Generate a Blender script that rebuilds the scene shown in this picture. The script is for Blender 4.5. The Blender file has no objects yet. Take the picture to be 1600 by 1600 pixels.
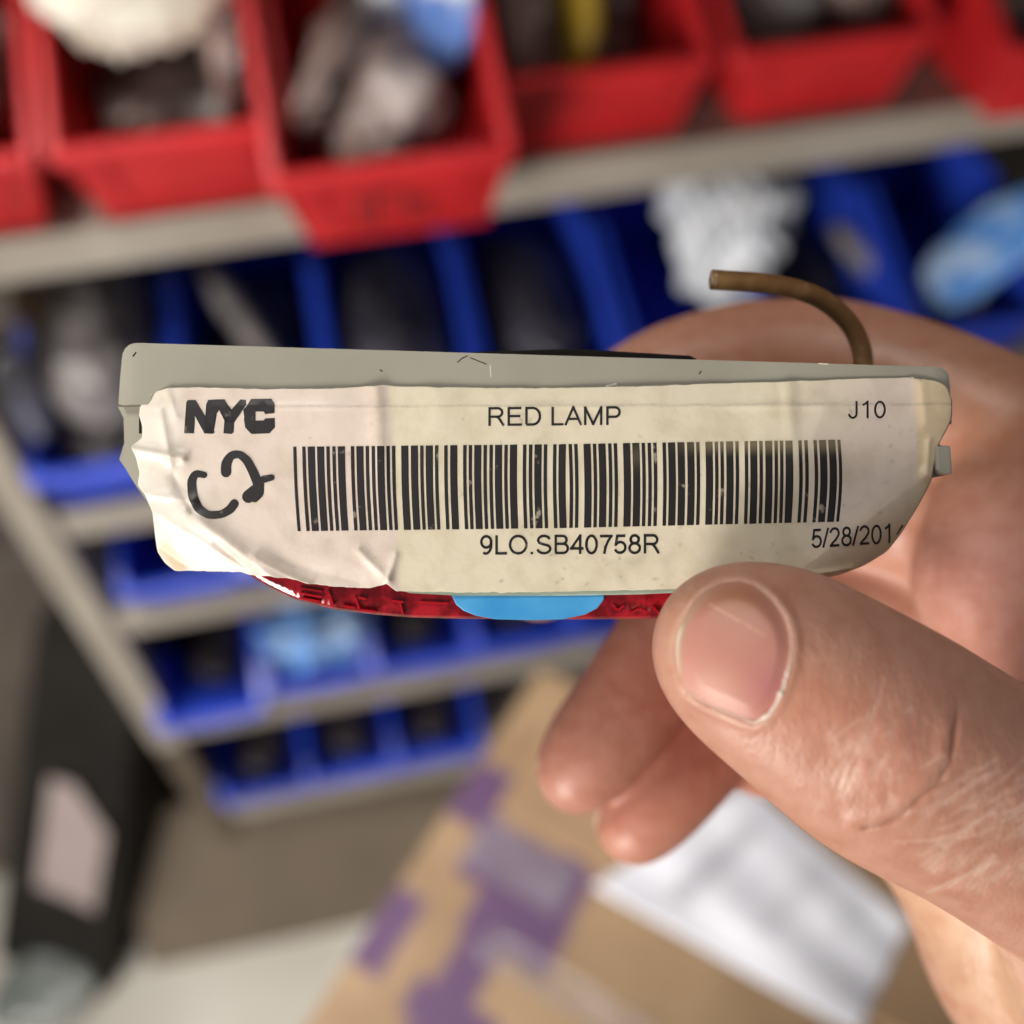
import bpy, bmesh, math, random
import numpy as np
from mathutils import Matrix, Vector

S = bpy.context.scene
C = S.collection

# ------------------------------------------------------------------ camera
TH, RO, YAW = math.radians(50), math.radians(3), math.radians(-9)
EYE = np.array([0.0, 0.0, 1.42])
FD = 0.123                                   # distance to the front of the lamp
_F = np.array([0, math.cos(TH), -math.sin(TH)])
_R0 = np.array([1.0, 0, 0]); _U0 = np.array([0, math.sin(TH), math.cos(TH)])
_r = math.cos(RO) * _R0 - math.sin(RO) * _U0
_u = math.sin(RO) * _R0 + math.cos(RO) * _U0
_Z = np.array([[math.cos(YAW), -math.sin(YAW), 0], [math.sin(YAW), math.cos(YAW), 0], [0, 0, 1]])
F, R, U = _Z @ _F, _Z @ _r, _Z @ _u
MC = Matrix(((R[0], U[0], -F[0], EYE[0]), (R[1], U[1], -F[1], EYE[1]), (R[2], U[2], -F[2], EYE[2]), (0, 0, 0, 1)))
cam = bpy.data.cameras.new("camera")
cam.sensor_width = 26; cam.sensor_height = 26; cam.lens = 26
cam.clip_start = 0.005; cam.clip_end = 60
cam.dof.use_dof = True; cam.dof.focus_distance = FD - 0.0015; cam.dof.aperture_fstop = 5.9
camo = bpy.data.objects.new("camera", cam); C.objects.link(camo); camo.matrix_world = MC
S.camera = camo
NEAR = MC @ Matrix.Translation((0, 0, -FD))  # frame of the hand and the lamp: x right, y up, z to the viewer

def ray(px, py):
    return F + R * (px - 800) / 1600 + U * (800 - py) / 1600
def at(px, py, axis, val):
    d = ray(px, py); o = val - EYE[axis]
    return EYE + d * o / d[axis]

# ------------------------------------------------------------------ light
w = bpy.data.worlds.new("World"); S.world = w; w.use_nodes = True
bg = w.node_tree.nodes["Background"]; bg.inputs[0].default_value = (0.93, 0.95, 1.0, 1); bg.inputs[1].default_value = 0.085

def area(name, loc, target, size, power, color):
    l = bpy.data.lights.new(name, 'AREA'); l.shape = 'RECTANGLE'; l.size, l.size_y = size; l.energy = power; l.color = color
    o = bpy.data.objects.new(name, l); C.objects.link(o)
    d = Vector(target) - Vector(loc)
    o.matrix_world = Matrix.Translation(loc) @ d.to_track_quat('-Z', 'Y').to_matrix().to_4x4()
    return o
area("window_light", (-1.3, -1.15, 1.15), (0.0, 0.15, 1.2), (0.6, 0.8), 33, (1.0, 0.955, 0.89))
area("ceiling_light", (-0.45, 0.30, 2.6), (-0.18, 0.34, 0.2), (0.5, 0.4), 1.9, (1.0, 0.95, 0.88)).data.spread = math.radians(40)

S.view_settings.view_transform = 'Standard'; S.view_settings.look = 'None'
S.view_settings.exposure = 0.6; S.view_settings.gamma = 1.0
S.view_settings.use_curve_mapping = False
S.render.engine = 'CYCLES'
S.cycles.use_denoising = True
try: S.cycles.denoiser = 'OPENIMAGEDENOISE'
except Exception: pass
S.cycles.max_bounces = 8; S.cycles.transmission_bounces = 6

# ------------------------------------------------------------------ helpers
def tag(o, label=None, cat=None, group=None, kind=None):
    if label: o['label'] = label
    if cat: o['category'] = cat
    if group: o['group'] = group
    if kind: o['kind'] = kind
    return o
def empty(name, label, cat, mw=None, group=None):
    o = bpy.data.objects.new(name, None); C.objects.link(o); o.empty_display_size = 0.02
    if mw is not None: o.matrix_world = mw
    return tag(o, label, cat, group)
def mesh_obj(name, verts, faces, mats, parent=None, smooth=False, mi=None):
    me = bpy.data.meshes.new(name)
    me.from_pydata([tuple(map(float, v)) for v in verts], [], [tuple(int(i) for i in f) for f in faces])
    for m in (mats if isinstance(mats, (list, tuple)) else [mats]): me.materials.append(m)
    if smooth: me.polygons.foreach_set('use_smooth', [True] * len(me.polygons))
    if mi is not None: me.polygons.foreach_set('material_index', mi)
    me.update()
    o = bpy.data.objects.new(name, me); C.objects.link(o)
    if parent is not None: o.parent = parent
    return o
def from_bm(name, bm, mats, parent=None, smooth=False):
    me = bpy.data.meshes.new(name); bmesh.ops.recalc_face_normals(bm, faces=bm.faces); bm.to_mesh(me); bm.free()
    for m in (mats if isinstance(mats, (list, tuple)) else [mats]): me.materials.append(m)
    if smooth: me.polygons.foreach_set('use_smooth', [True] * len(me.polygons))
    o = bpy.data.objects.new(name, me); C.objects.link(o)
    if parent is not None: o.parent = parent
    return o
def vcol(o, name, cols):
    a = o.data.color_attributes.new(name, 'FLOAT_COLOR', 'POINT')
    c = np.ones((len(o.data.vertices), 4), np.float32); c[:, :3] = cols
    a.data.foreach_set('color', c.ravel())
def bevel(o, wdt, seg=2, ang=30):
    m = o.modifiers.new('bevel', 'BEVEL'); m.width = wdt; m.segments = seg; m.limit_method = 'ANGLE'; m.angle_limit = math.radians(ang)
    return o
def add_box(bm, x0, x1, y0, y1, z0, z1):
    v = [bm.verts.new(p) for p in ((x0,y0,z0),(x1,y0,z0),(x1,y1,z0),(x0,y1,z0),(x0,y0,z1),(x1,y0,z1),(x1,y1,z1),(x0,y1,z1))]
    for f in ((3,2,1,0),(4,5,6,7),(0,1,5,4),(1,2,6,5),(2,3,7,6),(3,0,4,7)): bm.faces.new([v[i] for i in f])
def add_prism(bm, pts, axis, a0, a1):
    """pts: 2D outline; extruded along axis (0: x) from a0 to a1"""
    def P(p, a):
        return (a, p[0], p[1]) if axis == 0 else ((p[0], a, p[1]) if axis == 1 else (p[0], p[1], a))
    A = [bm.verts.new(P(p, a0)) for p in pts]; B = [bm.verts.new(P(p, a1)) for p in pts]
    n = len(pts)
    bm.faces.new(A); bm.faces.new(B[::-1])
    for i in range(n): bm.faces.new((A[i], B[i], B[(i+1) % n], A[(i+1) % n]))

def mat(name, col, rough=0.5, col2=None, nscale=8, nmix=(0.35, 0.65), bump=0.0, bscale=40, attr=None, **kw):
    m = bpy.data.materials.new(name); m.use_nodes = True
    nt = m.node_tree; b = nt.nodes['Principled BSDF']; L = nt.links.new
    b.inputs['Base Color'].default_value = (*col, 1); b.inputs['Roughness'].default_value = rough
    for k, v in kw.items(): b.inputs[k].default_value = v
    tc = nt.nodes.new('ShaderNodeTexCoord')
    src = None
    if attr:
        a = nt.nodes.new('ShaderNodeVertexColor'); a.layer_name = attr; src = a.outputs[0]
    if col2 is not None:
        n = nt.nodes.new('ShaderNodeTexNoise'); n.inputs['Scale'].default_value = nscale; n.inputs['Detail'].default_value = 6
        L(tc.outputs['Object'], n.inputs['Vector'])
        rp = nt.nodes.new('ShaderNodeValToRGB'); rp.color_ramp.elements[0].position, rp.color_ramp.elements[1].position = nmix
        L(n.outputs['Fac'], rp.inputs[0])
        mx = nt.nodes.new('ShaderNodeMix'); mx.data_type = 'RGBA'
        L(rp.outputs[0], mx.inputs['Factor'])
        if src is not None:
            mx.blend_type = 'MULTIPLY'; L(src, mx.inputs['A']); mx.inputs['B'].default_value = (*col2, 1)
        else:
            mx.inputs['A'].default_value = (*col, 1); mx.inputs['B'].default_value = (*col2, 1)
        src = mx.outputs['Result']
    if src is not None: L(src, b.inputs['Base Color'])
    if bump > 0:
        n2 = nt.nodes.new('ShaderNodeTexNoise'); n2.inputs['Scale'].default_value = bscale; n2.inputs['Detail'].default_value = 5
        L(tc.outputs['Object'], n2.inputs['Vector'])
        bp = nt.nodes.new('ShaderNodeBump'); bp.inputs['Strength'].default_value = bump; bp.inputs['Distance'].default_value = 1.0 / bscale * 0.3
        L(n2.outputs['Fac'], bp.inputs['Height']); L(bp.outputs[0], b.inputs['Normal'])
    return m

M = {}
M['floor'] = mat('floor_concrete', (0.47, 0.45, 0.40), 0.5, (0.37, 0.345, 0.295), 5, bump=0.1, bscale=60)
M['wall'] = mat('back_wall', (0.16, 0.135, 0.115), 0.8, (0.09, 0.075, 0.06), 3)
M['red'] = mat('red_plastic', (0.58, 0.018, 0.022), 0.4, (0.46, 0.012, 0.016), 14, bump=0.05, bscale=90)
M['blue'] = mat('blue_plastic', (0.028, 0.078, 0.64), 0.30, (0.022, 0.055, 0.48), 14, bump=0.05, bscale=90)
M['steel'] = mat('painted_steel', (0.38, 0.34, 0.29), 0.5, (0.30, 0.26, 0.215), 10)
M['brown'] = mat('shade_brown', (0.125, 0.094, 0.065), 0.75, (0.09, 0.067, 0.046), 6)  # brown that paints shade on the added board and the lower posts
M['black'] = mat('black_plastic', (0.008, 0.007, 0.006), 0.8, (0.014, 0.012, 0.010), 9, **{'Specular IOR Level': 0.15})
M['ink'] = mat('black_ink', (0.011, 0.009, 0.010), 0.5, (0.20, 0.17, 0.14), 650, (0.64, 0.76))

# ------------------------------------------------------------------ the setting
bm = bmesh.new(); add_box(bm, -4, 4, -4, 4, -0.06, 0.0)
tag(from_bm('floor', bm, M['floor']), kind='structure')
bm = bmesh.new(); add_box(bm, -4, 4, 1.06, 1.16, 0.0, 2.9)
tag(from_bm('wall', bm, M['wall']), 'dull brown wall behind the shelving', 'wall')

# shelving unit: five boards, uprights
YF = 0.60
X0, X1 = -0.282, 1.15
ROW = dict(red=1.047, first=0.792, second=0.647, third=0.442, fourth=0.225)
su = empty('shelving_unit', 'grey painted steel shelving carrying rows of red and blue bins', 'shelving', Matrix.Translation((0, YF, 0)))
for k, z in ROW.items():
    bm = bmesh.new(); add_box(bm, X0, X1, 0.012, 0.40, z - 0.006, z - 0.002)
    add_box(bm, X0, X1, 0.0, 0.0118, z - 0.032, z - 0.001)
    bevel(from_bm('shelf_board', bm, M['steel'], su), 0.002)
for x in (X0 - 0.034, X1 + 0.002):
    for y in (-0.004, 0.37):
        bm = bmesh.new(); add_box(bm, x, x + 0.032, y, y + 0.032, 0.40, 1.75)
        bevel(from_bm('upright', bm, M['steel'], su), 0.004)
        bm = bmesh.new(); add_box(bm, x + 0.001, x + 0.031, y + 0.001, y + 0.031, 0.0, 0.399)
        bevel(from_bm('upright_shaded', bm, M['brown'], su), 0.004)  # lower post split off so its shade can be painted brown
bm = bmesh.new(); add_prism(bm, [(YF + 0.03, ROW['fourth'] - 0.034), (YF + 0.04, ROW['fourth'] - 0.034), (YF - 0.085, 0.0), (YF - 0.095, 0.0)], 0, -0.44, X1)
tag(bevel(from_bm('shade_brown', bm, M['brown']), 0.002), 'added brown board standing in for the shaded floor under the shelving', 'board')  # added board, its brown stands in for shade under the lowest shelf

# ------------------------------------------------------------------ bins
def make_bin(name, wd, d, h, hl, m, label, group):
    t = 0.0028
    root = empty(name, label, 'storage bin', group=group)
    def prof(off=0.0):     # side outline: y (depth from front), z
        return [(0.016, 0), (d, 0), (d, h), (0.55 * d, h), (0.10 * d, hl + 0.004), (0.0, hl)]
    bm = bmesh.new()
    for x in (0, wd - t): add_prism(bm, prof(), 0, x, x + t)
    add_box(bm, t, wd - t, 0.017, d - t, 0.0002, t)
    add_box(bm, t, wd - t, d - t, d - 0.0001, 0.0002, h)
    P = [(0.0165, 0.0001), (0.0195, 0.0001), (0.004, hl - 0.0002), (0.001, hl - 0.0002)]
    add_prism(bm, P, 0, t, wd - t)
    bevel(from_bm('body', bm, m, root), 0.0008, 1)
    # thick rolled rim along the side tops and the front
    bm = bmesh.new(); g = 0.006
    for xa, xb in ((-0.002, 0.0055), (wd - 0.0055, wd + 0.002)):
        add_prism(bm, [(d + .001, h - .001), (d + .001, h + g), (0.55 * d, h + g), (0.0, hl + g), (-0.004, hl - 0.004), (0.002, hl - 0.006), (0.55 * d, h - .001)], 0, xa, xb)
    add_prism(bm, [(-0.005, hl - 0.003), (0.006, hl - 0.003), (0.006, hl + g - 0.0005), (-0.005, hl + g - 0.0005)], 0, 0.0056, wd - 0.0056)
    bevel(from_bm('rim', bm, m, root), 0.0015, 2)
    # label holder: raised frame on the sloping front
    bm = bmesh.new()
    a0, a1 = wd * 0.14, wd * 0.86
    def fr(xa, xb, s0, s1):
        f = lambda s, o: (0.0165 - s * 0.0155 / hl - o, s)
        add_prism(bm, [f(s0, 0.0003), f(s1, 0.0003), f(s1, 0.0028), f(s0, 0.0028)], 0, xa, xb)
    fr(a0, a0 + .006, hl * .12, hl * .82); fr(a1 - .006, a1, hl * .12, hl * .82); fr(a0 + .0061, a1 - .0061, hl * .12, hl * .2)
    bevel(from_bm('label_holder', bm, m, root), 0.0006, 1)
    for ch in root.children:
        for v in ch.data.vertices:
            v.co.x = wd / 2 + (v.co.x - wd / 2) * (0.80 + 0.20 * min(1.15, v.co.z / hl))
    return root
def dup(root, mw, label):
    c = root.copy(); C.objects.link(c); c.matrix_world = mw; c['label'] = label
    for ch in root.children:
        k = ch.copy(); C.objects.link(k); k.parent = c
    return c
def place_row(proto, items, z, y0, rotj=0.02, seed=1):
    rnd = random.Random(seed)
    for i, (x, dy, lab) in enumerate(items):
        mw = Matrix.Translation((x, YF + y0 + dy, z)) @ Matrix.Rotation(rnd.uniform(-rotj, rotj), 4, 'Z')
        if proto.get('used') is None:
            proto.matrix_world = mw; proto['label'] = lab; proto['used'] = 1
        else: dup(proto, mw, lab)

RW, RD, RH, RL = 0.136, 0.276, 0.127, 0.054
red = make_bin('storage_bin', RW, RD, RH, RL, M['red'], 'x', 'red bins on the top shelf')
rc_ = [-0.248, -0.100, 0.026, 0.170, 0.322, 0.486]
red_x = [c - RW / 2 for c in rc_]
place_row(red, [
    (red_x[0], -0.006, 'red bin at the end of the top shelf, holding brown wrapped parts'),
    (red_x[1], -0.010, 'red bin with a cream cloth hanging over its front'),
    (red_x[2], -0.072, 'red bin pulled out furthest over the shelf edge, scribble on its lip'),
    (red_x[3], 0.000, 'red bin holding a yellow packet'),
    (red_x[4], 0.000, 'red bin holding a grey plastic bag, between the yellow packet bin and the last one'),
    (red_x[5], -0.040, 'red bin cut off by the edge of the photo, above the light blue packet')], ROW['red'], 0, seed=3)
BW_ = 0.114
blue = make_bin('storage_bin', BW_, 0.25, 0.10, 0.046, M['blue'], 'x', 'blue bins on the shelf under the red bins')
ac = [-0.224, -0.102, 0.018, 0.140, 0.266, 0.388, 0.510]
ax = [c - BW_ / 2 for c in ac]
place_row(blue, [
    (ax[0], -0.006, 'blue bin at the shelf end with a grey plastic bag bulging out of it'),
    (ax[1], -0.004, 'wide blue bin with a long greyish tube bag lying across it'),
    (ax[2], -0.006, 'wide blue bin directly under the red bin that sticks out'),
    (ax[3], 0.000, 'wide blue bin beside the white crumpled bag, holding a dull bag'),
    (ax[4], -0.006, 'wide blue bin with a big white crumpled bag in it'),
    (ax[5], 0.000, 'wide blue bin with a grey plastic roll leaning in it'),
    (ax[6], -0.004, 'wide blue bin with a light blue packet standing in it')], ROW['first'], 0, seed=5)
small = make_bin('storage_bin', 0.106, 0.187, 0.078, 0.036, M['blue'], 'x', 'small blue bins on the lower shelves')
place_row(small, [(-0.262 + 0.112 * i, -0.008, l) for i, l in enumerate([
    'small empty blue bin just below the torn corner of the white label',
    'second small blue bin from the end, on the shelf hidden behind the lamp',
    'third small blue bin from the end, on the shelf hidden behind the lamp',
    'fourth small blue bin from the end, on the shelf hidden behind the lamp'])], ROW['second'], 0, seed=7)
place_row(small, [(-0.288 + 0.1125 * i, -0.012 + (0.006 if i else -.012), l) for i, l in enumerate([
    'small blue bin, dark inside, at the end of the shelf with the light blue bag',
    'small blue bin stuffed with a light blue plastic bag',
    'small blue bin just after the one with the light blue bag',
    'small blue bin below the round blue sticker on the lamp',
    'small blue bin partly behind the middle finger'])], ROW['third'], 0, seed=9)
place_row(small, [(-0.279 + 0.107 * i, -0.008, l) for i, l in enumerate([
    'small blue bin on the lowest shelf, at its open end',
    'small blue bin in the middle of the three on the lowest shelf',
    'small blue bin on the lowest shelf, next to the taped carton'])], ROW['fourth'], 0, seed=11)
# marker scribble on the lip of the pulled out bin
def scribble():
    bm = bmesh.new()
    hl = RL
    f = lambda s, o: (0.0165 - s * 0.0155 / hl - o, s)
    for xa, xb, s0, s1 in ((.044, .048, .012, .040), (.053, .057, .012, .040), (.058, .066, .034, .040), (.072, .076, .014, .038), (.077, .084, .024, .029), (.085, .088, .012, .028)):
        add_prism(bm, [f(s0, .0004), f(s1, .0004), f(s1, .0007), f(s0, .0007)], 0, xa, xb)
    return bm
for o in [o for o in C.objects if o.get('label', '').startswith('red bin pulled')]:
    from_bm('marker_scribble', scribble(), mat('marker', (0.10, 0.008, 0.01), 0.5), o)

# ------------------------------------------------------------------ things in the bins: bags, packets, cloth
def wob(P, seed, f=1.0, n=6):
    rs = np.random.RandomState(seed); o = np.zeros(len(P))
    for i in range(n):
        k = rs.normal(size=3) * f * (1 + i * 0.5); ph = rs.uniform(0, 6.28)
        q = np.sin(P @ k + ph)
        o += (q if i < 3 else 1.0 - 2.0 * np.abs(q) ** 0.7) / (1.4 + i * 0.8)
    return o * 0.6
def bag(name, loc, size, m, label, cat, seed=0, rot=(0, 0, 0), amp=0.2, f=1.6, sub=5):
    bm = bmesh.new(); bmesh.ops.create_icosphere(bm, subdivisions=sub, radius=1.0)
    P = np.array([v.co[:] for v in bm.verts])
    P = P * (1 + amp * wob(P, seed, f))[:, None]
    P = np.sign(P) * np.abs(P) ** 0.85
    for v, p in zip(bm.verts, P): v.co = p * np.array(size)
    o = from_bm(name, bm, m, smooth=True)
    o.matrix_world = Matrix.Translation(loc) @ Matrix.Rotation(rot[2], 4, 'Z') @ Matrix.Rotation(rot[0], 4, 'X') @ Matrix.Rotation(rot[1], 4, 'Y')
    return tag(o, label, cat)
M['cloth'] = mat('cream_cloth', (0.74, 0.70, 0.61), 0.85, (0.58, 0.51, 0.42), 22, bump=0.6, bscale=50)
M['pbrown'] = mat('brownish_wrap', (0.15, 0.10, 0.085), 0.3, (0.05, 0.035, 0.03), 25, bump=1.0, bscale=60)
M['pgrey'] = mat('grey_film', (0.34, 0.31, 0.30), 0.2, (0.09, 0.08, 0.085), 26, bump=1.0, bscale=50)
M['pclear'] = mat('clear_film', (0.28, 0.20, 0.175), 0.15, (0.06, 0.035, 0.03), 28, (0.42, 0.58), bump=1.0, bscale=45)
M['pwhite'] = mat('white_film', (0.80, 0.82, 0.86), 0.3, (0.55, 0.58, 0.65), 25, bump=1.0, bscale=50)
M['pwhite2'] = mat('pale_film', (0.50, 0.43, 0.41), 0.18, (0.25, 0.19, 0.18), 30, bump=1.0, bscale=50)
M['pdark'] = mat('dark_parts', (0.06, 0.048, 0.052), 0.35, (0.018, 0.015, 0.018), 30, bump=1.0, bscale=60)
M['pnavy'] = mat('navy_film', (0.10, 0.092, 0.12), 0.3, (0.035, 0.031, 0.048), 25, bump=1.0, bscale=60)
M['pyel'] = mat('yellow_packet', (0.36, 0.24, 0.02), 0.45, (0.28, 0.17, 0.02), 20)
M['psky'] = mat('light_blue_film', (0.10, 0.30, 0.75), 0.2, (0.45, 0.62, 0.88), 30, (0.45, 0.6), bump=1.0, bscale=50)
M['pblue'] = mat('blue_white_print', (0.70, 0.74, 0.80), 0.25, (0.12, 0.22, 0.55), 14, (0.48, 0.52))
zr = ROW['red']; zf = ROW['first']; zt_ = ROW['third']; zq = ROW['fourth']
bag('wrapped_part', (rc_[0], YF + 0.11, zr + 0.055), (0.050, 0.09, 0.045), M['pclear'], 'brown wrapped parts filling the red bin at the shelf end', 'bag', 2)
bag('dark_part', (rc_[1], YF + 0.12, zr + 0.036), (0.052, 0.10, 0.034), M['pbrown'], 'dark brown parts lying under the cream cloth', 'parts', 3)
bag('cloth_bag', (rc_[1] - 0.006, YF + 0.088, zr + 0.118), (0.056, 0.058, 0.024), M['cloth'], 'cream cloth bag draped over the edge of a red bin', 'cloth bag', 19, (0.6, 0.12, 0.2), 0.30, 2.4)
bag('plastic_bag', (rc_[2] - 0.002, YF + 0.045, zr + 0.045), (0.040, 0.085, 0.034), M['pclear'], 'crumpled clear plastic bag in the pulled out red bin', 'bag', 12, (0.25, 0, 0), 0.22, 2.2)
bag('plastic_bag', (rc_[2] + 0.02, YF + 0.11, zr + 0.10), (0.018, 0.05, 0.045), M['pwhite'], 'white bag standing behind the clear bag in the pulled out bin', 'bag', 14, (0.2, 0.2, 0))
bag('printed_packet', (rc_[2] + 0.047, YF + 0.055, zr + 0.095), (0.010, 0.05, 0.04), M['pblue'], 'blue and white printed packet against the side of the pulled out bin', 'packet', 16, (0.5, 0.35, 0.2), 0.08)
bag('plastic_bag', (rc_[3] - 0.03, YF + 0.14, zr + 0.05), (0.026, 0.10, 0.05), M['pclear'], 'pinkish clear bag beside the yellow packet', 'bag', 18)
bag('yellow_packet', (rc_[3] + 0.004, YF + 0.11, zr + 0.07), (0.014, 0.085, 0.045), M['pyel'], 'yellow packet standing in a red bin', 'packet', 20, (0.25, 0.1, -0.1), 0.06)
bag('plastic_bag', (rc_[3] + 0.036, YF + 0.17, zr + 0.05), (0.018, 0.08, 0.05), M['pgrey'], 'dark grey bag on the other side of the yellow packet', 'bag', 21)
bag('plastic_bag', (rc_[4], YF + 0.16, zr + 0.05), (0.046, 0.095, 0.042), M['pgrey'], 'grey plastic bag in the red bin next to the last one', 'bag', 22)
bag('plastic_bag', (rc_[5], YF + 0.11, zr + 0.045), (0.046, 0.10, 0.038), M['pbrown'], 'brown bag in the red bin cut off by the photo edge', 'bag', 23)
bag('plastic_bag', (rc_[2] - 0.022, YF + 0.02, zr + 0.072), (0.018, 0.05, 0.018), M['pclear'], 'rolled clear bag lying on the crumpled bag in the pulled out bin', 'bag', 24, (0.3, 0.2, -0.5), 0.2, 2.6)
bag('plastic_bag', (rc_[2] + 0.018, YF - 0.01, zr + 0.062), (0.022, 0.026, 0.016), M['pwhite2'], 'small pale bag near the lip of the pulled out bin', 'bag', 26, (0.3, 0.2, 0.5), 0.3, 3.0)
bag('plastic_bag', (rc_[1] + 0.04, YF + 0.10, zr + 0.075), (0.018, 0.07, 0.04), M['pclear'], 'brownish clear bag to the side of the cream cloth', 'bag', 27, (0.2, 0.1, 0), 0.25, 2.4)
bag('plastic_bag', (rc_[4] + 0.03, YF + 0.11, zr + 0.07), (0.022, 0.07, 0.03), M['pclear'], 'clear bag lying on the grey one next to the last red bin', 'bag', 28, (0.2, 0.1, 0.2), 0.25, 2.4)
for i_, lab_ in ((2, 'dark brown parts under the bags in the pulled out red bin'), (3, 'dark brown parts under the yellow packet'), (4, 'dark brown parts under the grey bag beside the last red bin')):
    bag('dark_part', (rc_[i_] * (0.96 if i_ == 2 else 1.0), YF + (0.075 if i_ == 2 else 0.145), zr + 0.028), (0.046, 0.085, 0.022), M['pbrown'], lab_, 'parts', 80 + i_)
# first blue row
bag('plastic_bag', (ac[0] - 0.006, YF + 0.12, zf + 0.082), (0.052, 0.08, 0.05), M['pgrey'], 'bulging grey plastic bag at the shelf end', 'bag', 31, (0.1, 0, 0.2), 0.16)
bag('parts_bag', (ac[0] + 0.002, YF + 0.06, zf + 0.03), (0.042, 0.045, 0.022), M['pdark'], 'dark parts in front of the bulging grey bag', 'parts', 35)
bag('cardboard_part', (ac[0] - 0.035, YF + 0.10, zf + 0.135), (0.016, 0.018, 0.016), mat('tan_card', (0.28, 0.19, 0.11), .7), 'tan piece lying on the bulging grey bag', 'card', 32, amp=.1)
bag('white_bag', (ac[0] - 0.058, YF + 0.05, zf + 0.085), (0.018, 0.03, 0.035), M['pwhite'], 'white bag at the very end of the blue shelf', 'bag', 33)
bag('tube_bag', (ac[1], YF + 0.13, zf + 0.036), (0.042, 0.095, 0.03), M['pdark'], 'dark bag under the long greyish tube', 'bag', 34)
bag('tube_bag', (ac[1] - 0.012, YF + 0.13, zf + 0.078), (0.013, 0.085, 0.016), M['pgrey'], 'long greyish tube lying across the dark bag', 'bag', 36, (0.1, 0, 0.42), 0.08)
bag('parts_bag', (ac[2], YF + 0.12, zf + 0.055), (0.044, 0.095, 0.036), M['pnavy'], 'navy film bag under the bin that sticks out', 'bag', 37)
bag('parts_bag', (ac[3], YF + 0.12, zf + 0.045), (0.044, 0.095, 0.030), M['pnavy'], 'dull dark bag in the bin beside the white bag', 'bag', 38)
p = at(1135, 352, 1, YF + 0.03)
bag('white_bag', p, (0.044, 0.055, 0.048), M['pwhite'], 'large crumpled white bag below the grey shelf edge', 'bag', 52, (0.2, 0.2, 0), 0.34, 3.2)
p = at(1375, 425, 1, YF + 0.08)
bag('plastic_roll', p, (0.012, 0.06, 0.013), M['pgrey'], 'grey plastic roll leaning in a blue bin', 'roll', 43, (0.35, 0, 0.5), 0.08)
bag('parts_bag', (ac[5], YF + 0.14, zf + 0.03), (0.042, 0.085, 0.024), M['pdark'], 'dark parts behind the grey roll', 'parts', 44)
p = at(1545, 385, 1, YF + 0.03)
bag('light_blue_packet', p, (0.009, 0.035, 0.066), M['psky'], 'tall light blue packet below the last red bin', 'packet', 46, (0.2, 0.55, 0.0), 0.16, 2.4)
p = at(1490, 470, 1, YF + 0.05)
bag('clear_packet', p, (0.010, 0.03, 0.03), M['pclear'], 'clear packet standing beside the light blue packet', 'packet', 47, (0.2, 0.4, 0), 0.1)
p = at(492, 975, 1, YF + 0.055)
bag('light_blue_bag', p, (0.056, 0.05, 0.032), M['psky'], 'light blue plastic bag in a small bin on the lower shelf', 'bag', 49, amp=0.34, f=3.0)
for i, (x, zz, lab) in enumerate(((-0.235, zt_, 'dark parts in the small end bin beside the light blue bag'), (-0.010, zt_, 'dark parts in the small bin after the light blue bag'),
        (0.103, zt_, 'dark parts in the small bin below the round sticker'), (-0.226, zq, 'dark parts in the lowest shelf bin at its open end'),
        (-0.119, zq, 'dark parts in the middle bin of the lowest shelf'), (-0.012, zq, 'dark parts in the lowest shelf bin next to the carton'))):
    bag('parts_bag', (x, YF + 0.085, zz + 0.022), (0.034, 0.06, 0.014), M['pdark'], lab, 'parts', 60 + i, sub=3)

# ------------------------------------------------------------------ black cabinet at the shelf end with a pale sheet
def hexa(name, bot, top, m, parent=None):
    bm = bmesh.new(); v = [bm.verts.new(p) for p in list(bot) + list(top)]
    for f in ((3,2,1,0),(4,5,6,7),(0,1,5,4),(1,2,6,5),(2,3,7,6),(3,0,4,7)): bm.faces.new([v[i] for i in f])
    return from_bm(name, bm, m, parent)
bm = bmesh.new(); add_box(bm, -1.3, -0.34, 0.68, 0.95, 0.0, 0.66)
tag(bevel(from_bm('brown_cabinet', bm, mat('brown_cabinet', (0.085, 0.065, 0.05), 0.7, (0.055, 0.042, 0.033), 7)), 0.006), 'dull dark brown cabinet behind the tall black case', 'cabinet')
b0, b1 = at(-12, 1500, 2, 0.0), at(166, 1566, 2, 0.0)
t0, t1 = at(62, 860, 1, 0.70), at(236, 860, 1, 0.66)
bx = b1 - b0; by = np.array([-bx[1], bx[0], 0]); by = by / np.linalg.norm(by) * 0.16
cab = hexa('black_case', [b0, b1, b1 + by, b0 + by], [t0, t1, t1 + by, t0 + by], M['black'])
bevel(cab, 0.012, 3)
tag(cab, 'tall black case leaning at the open end of the shelving', 'case')
nrm = np.cross(b1 - b0, t0 - b0); nrm /= np.linalg.norm(nrm)
if nrm @ F > 0: nrm = -nrm
pp = []
for q in ((82, 1212), (118, 1222), (172, 1300), (166, 1330), (152, 1420), (118, 1402), (60, 1380)):
    d = ray(*q); pp.append(EYE + d * (((b0 - EYE) @ nrm) / (d @ nrm)))
pp = np.array(pp)
n = len(pp); V = [p + nrm * 0.005 for p in pp] + [p + nrm * 0.004 for p in pp]
sh = mesh_obj('paper_sheet', V, [tuple(range(n)), tuple(range(2 * n - 1, n - 1, -1))] + [(i, n + i, n + (i + 1) % n, (i + 1) % n) for i in range(n)], mat('pale_sheet', (0.31, 0.25, 0.24), 0.6, (0.27, 0.215, 0.205), 20))
tag(sh, 'pinkish paper sheet stuck on the tall black case', 'paper')
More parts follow.
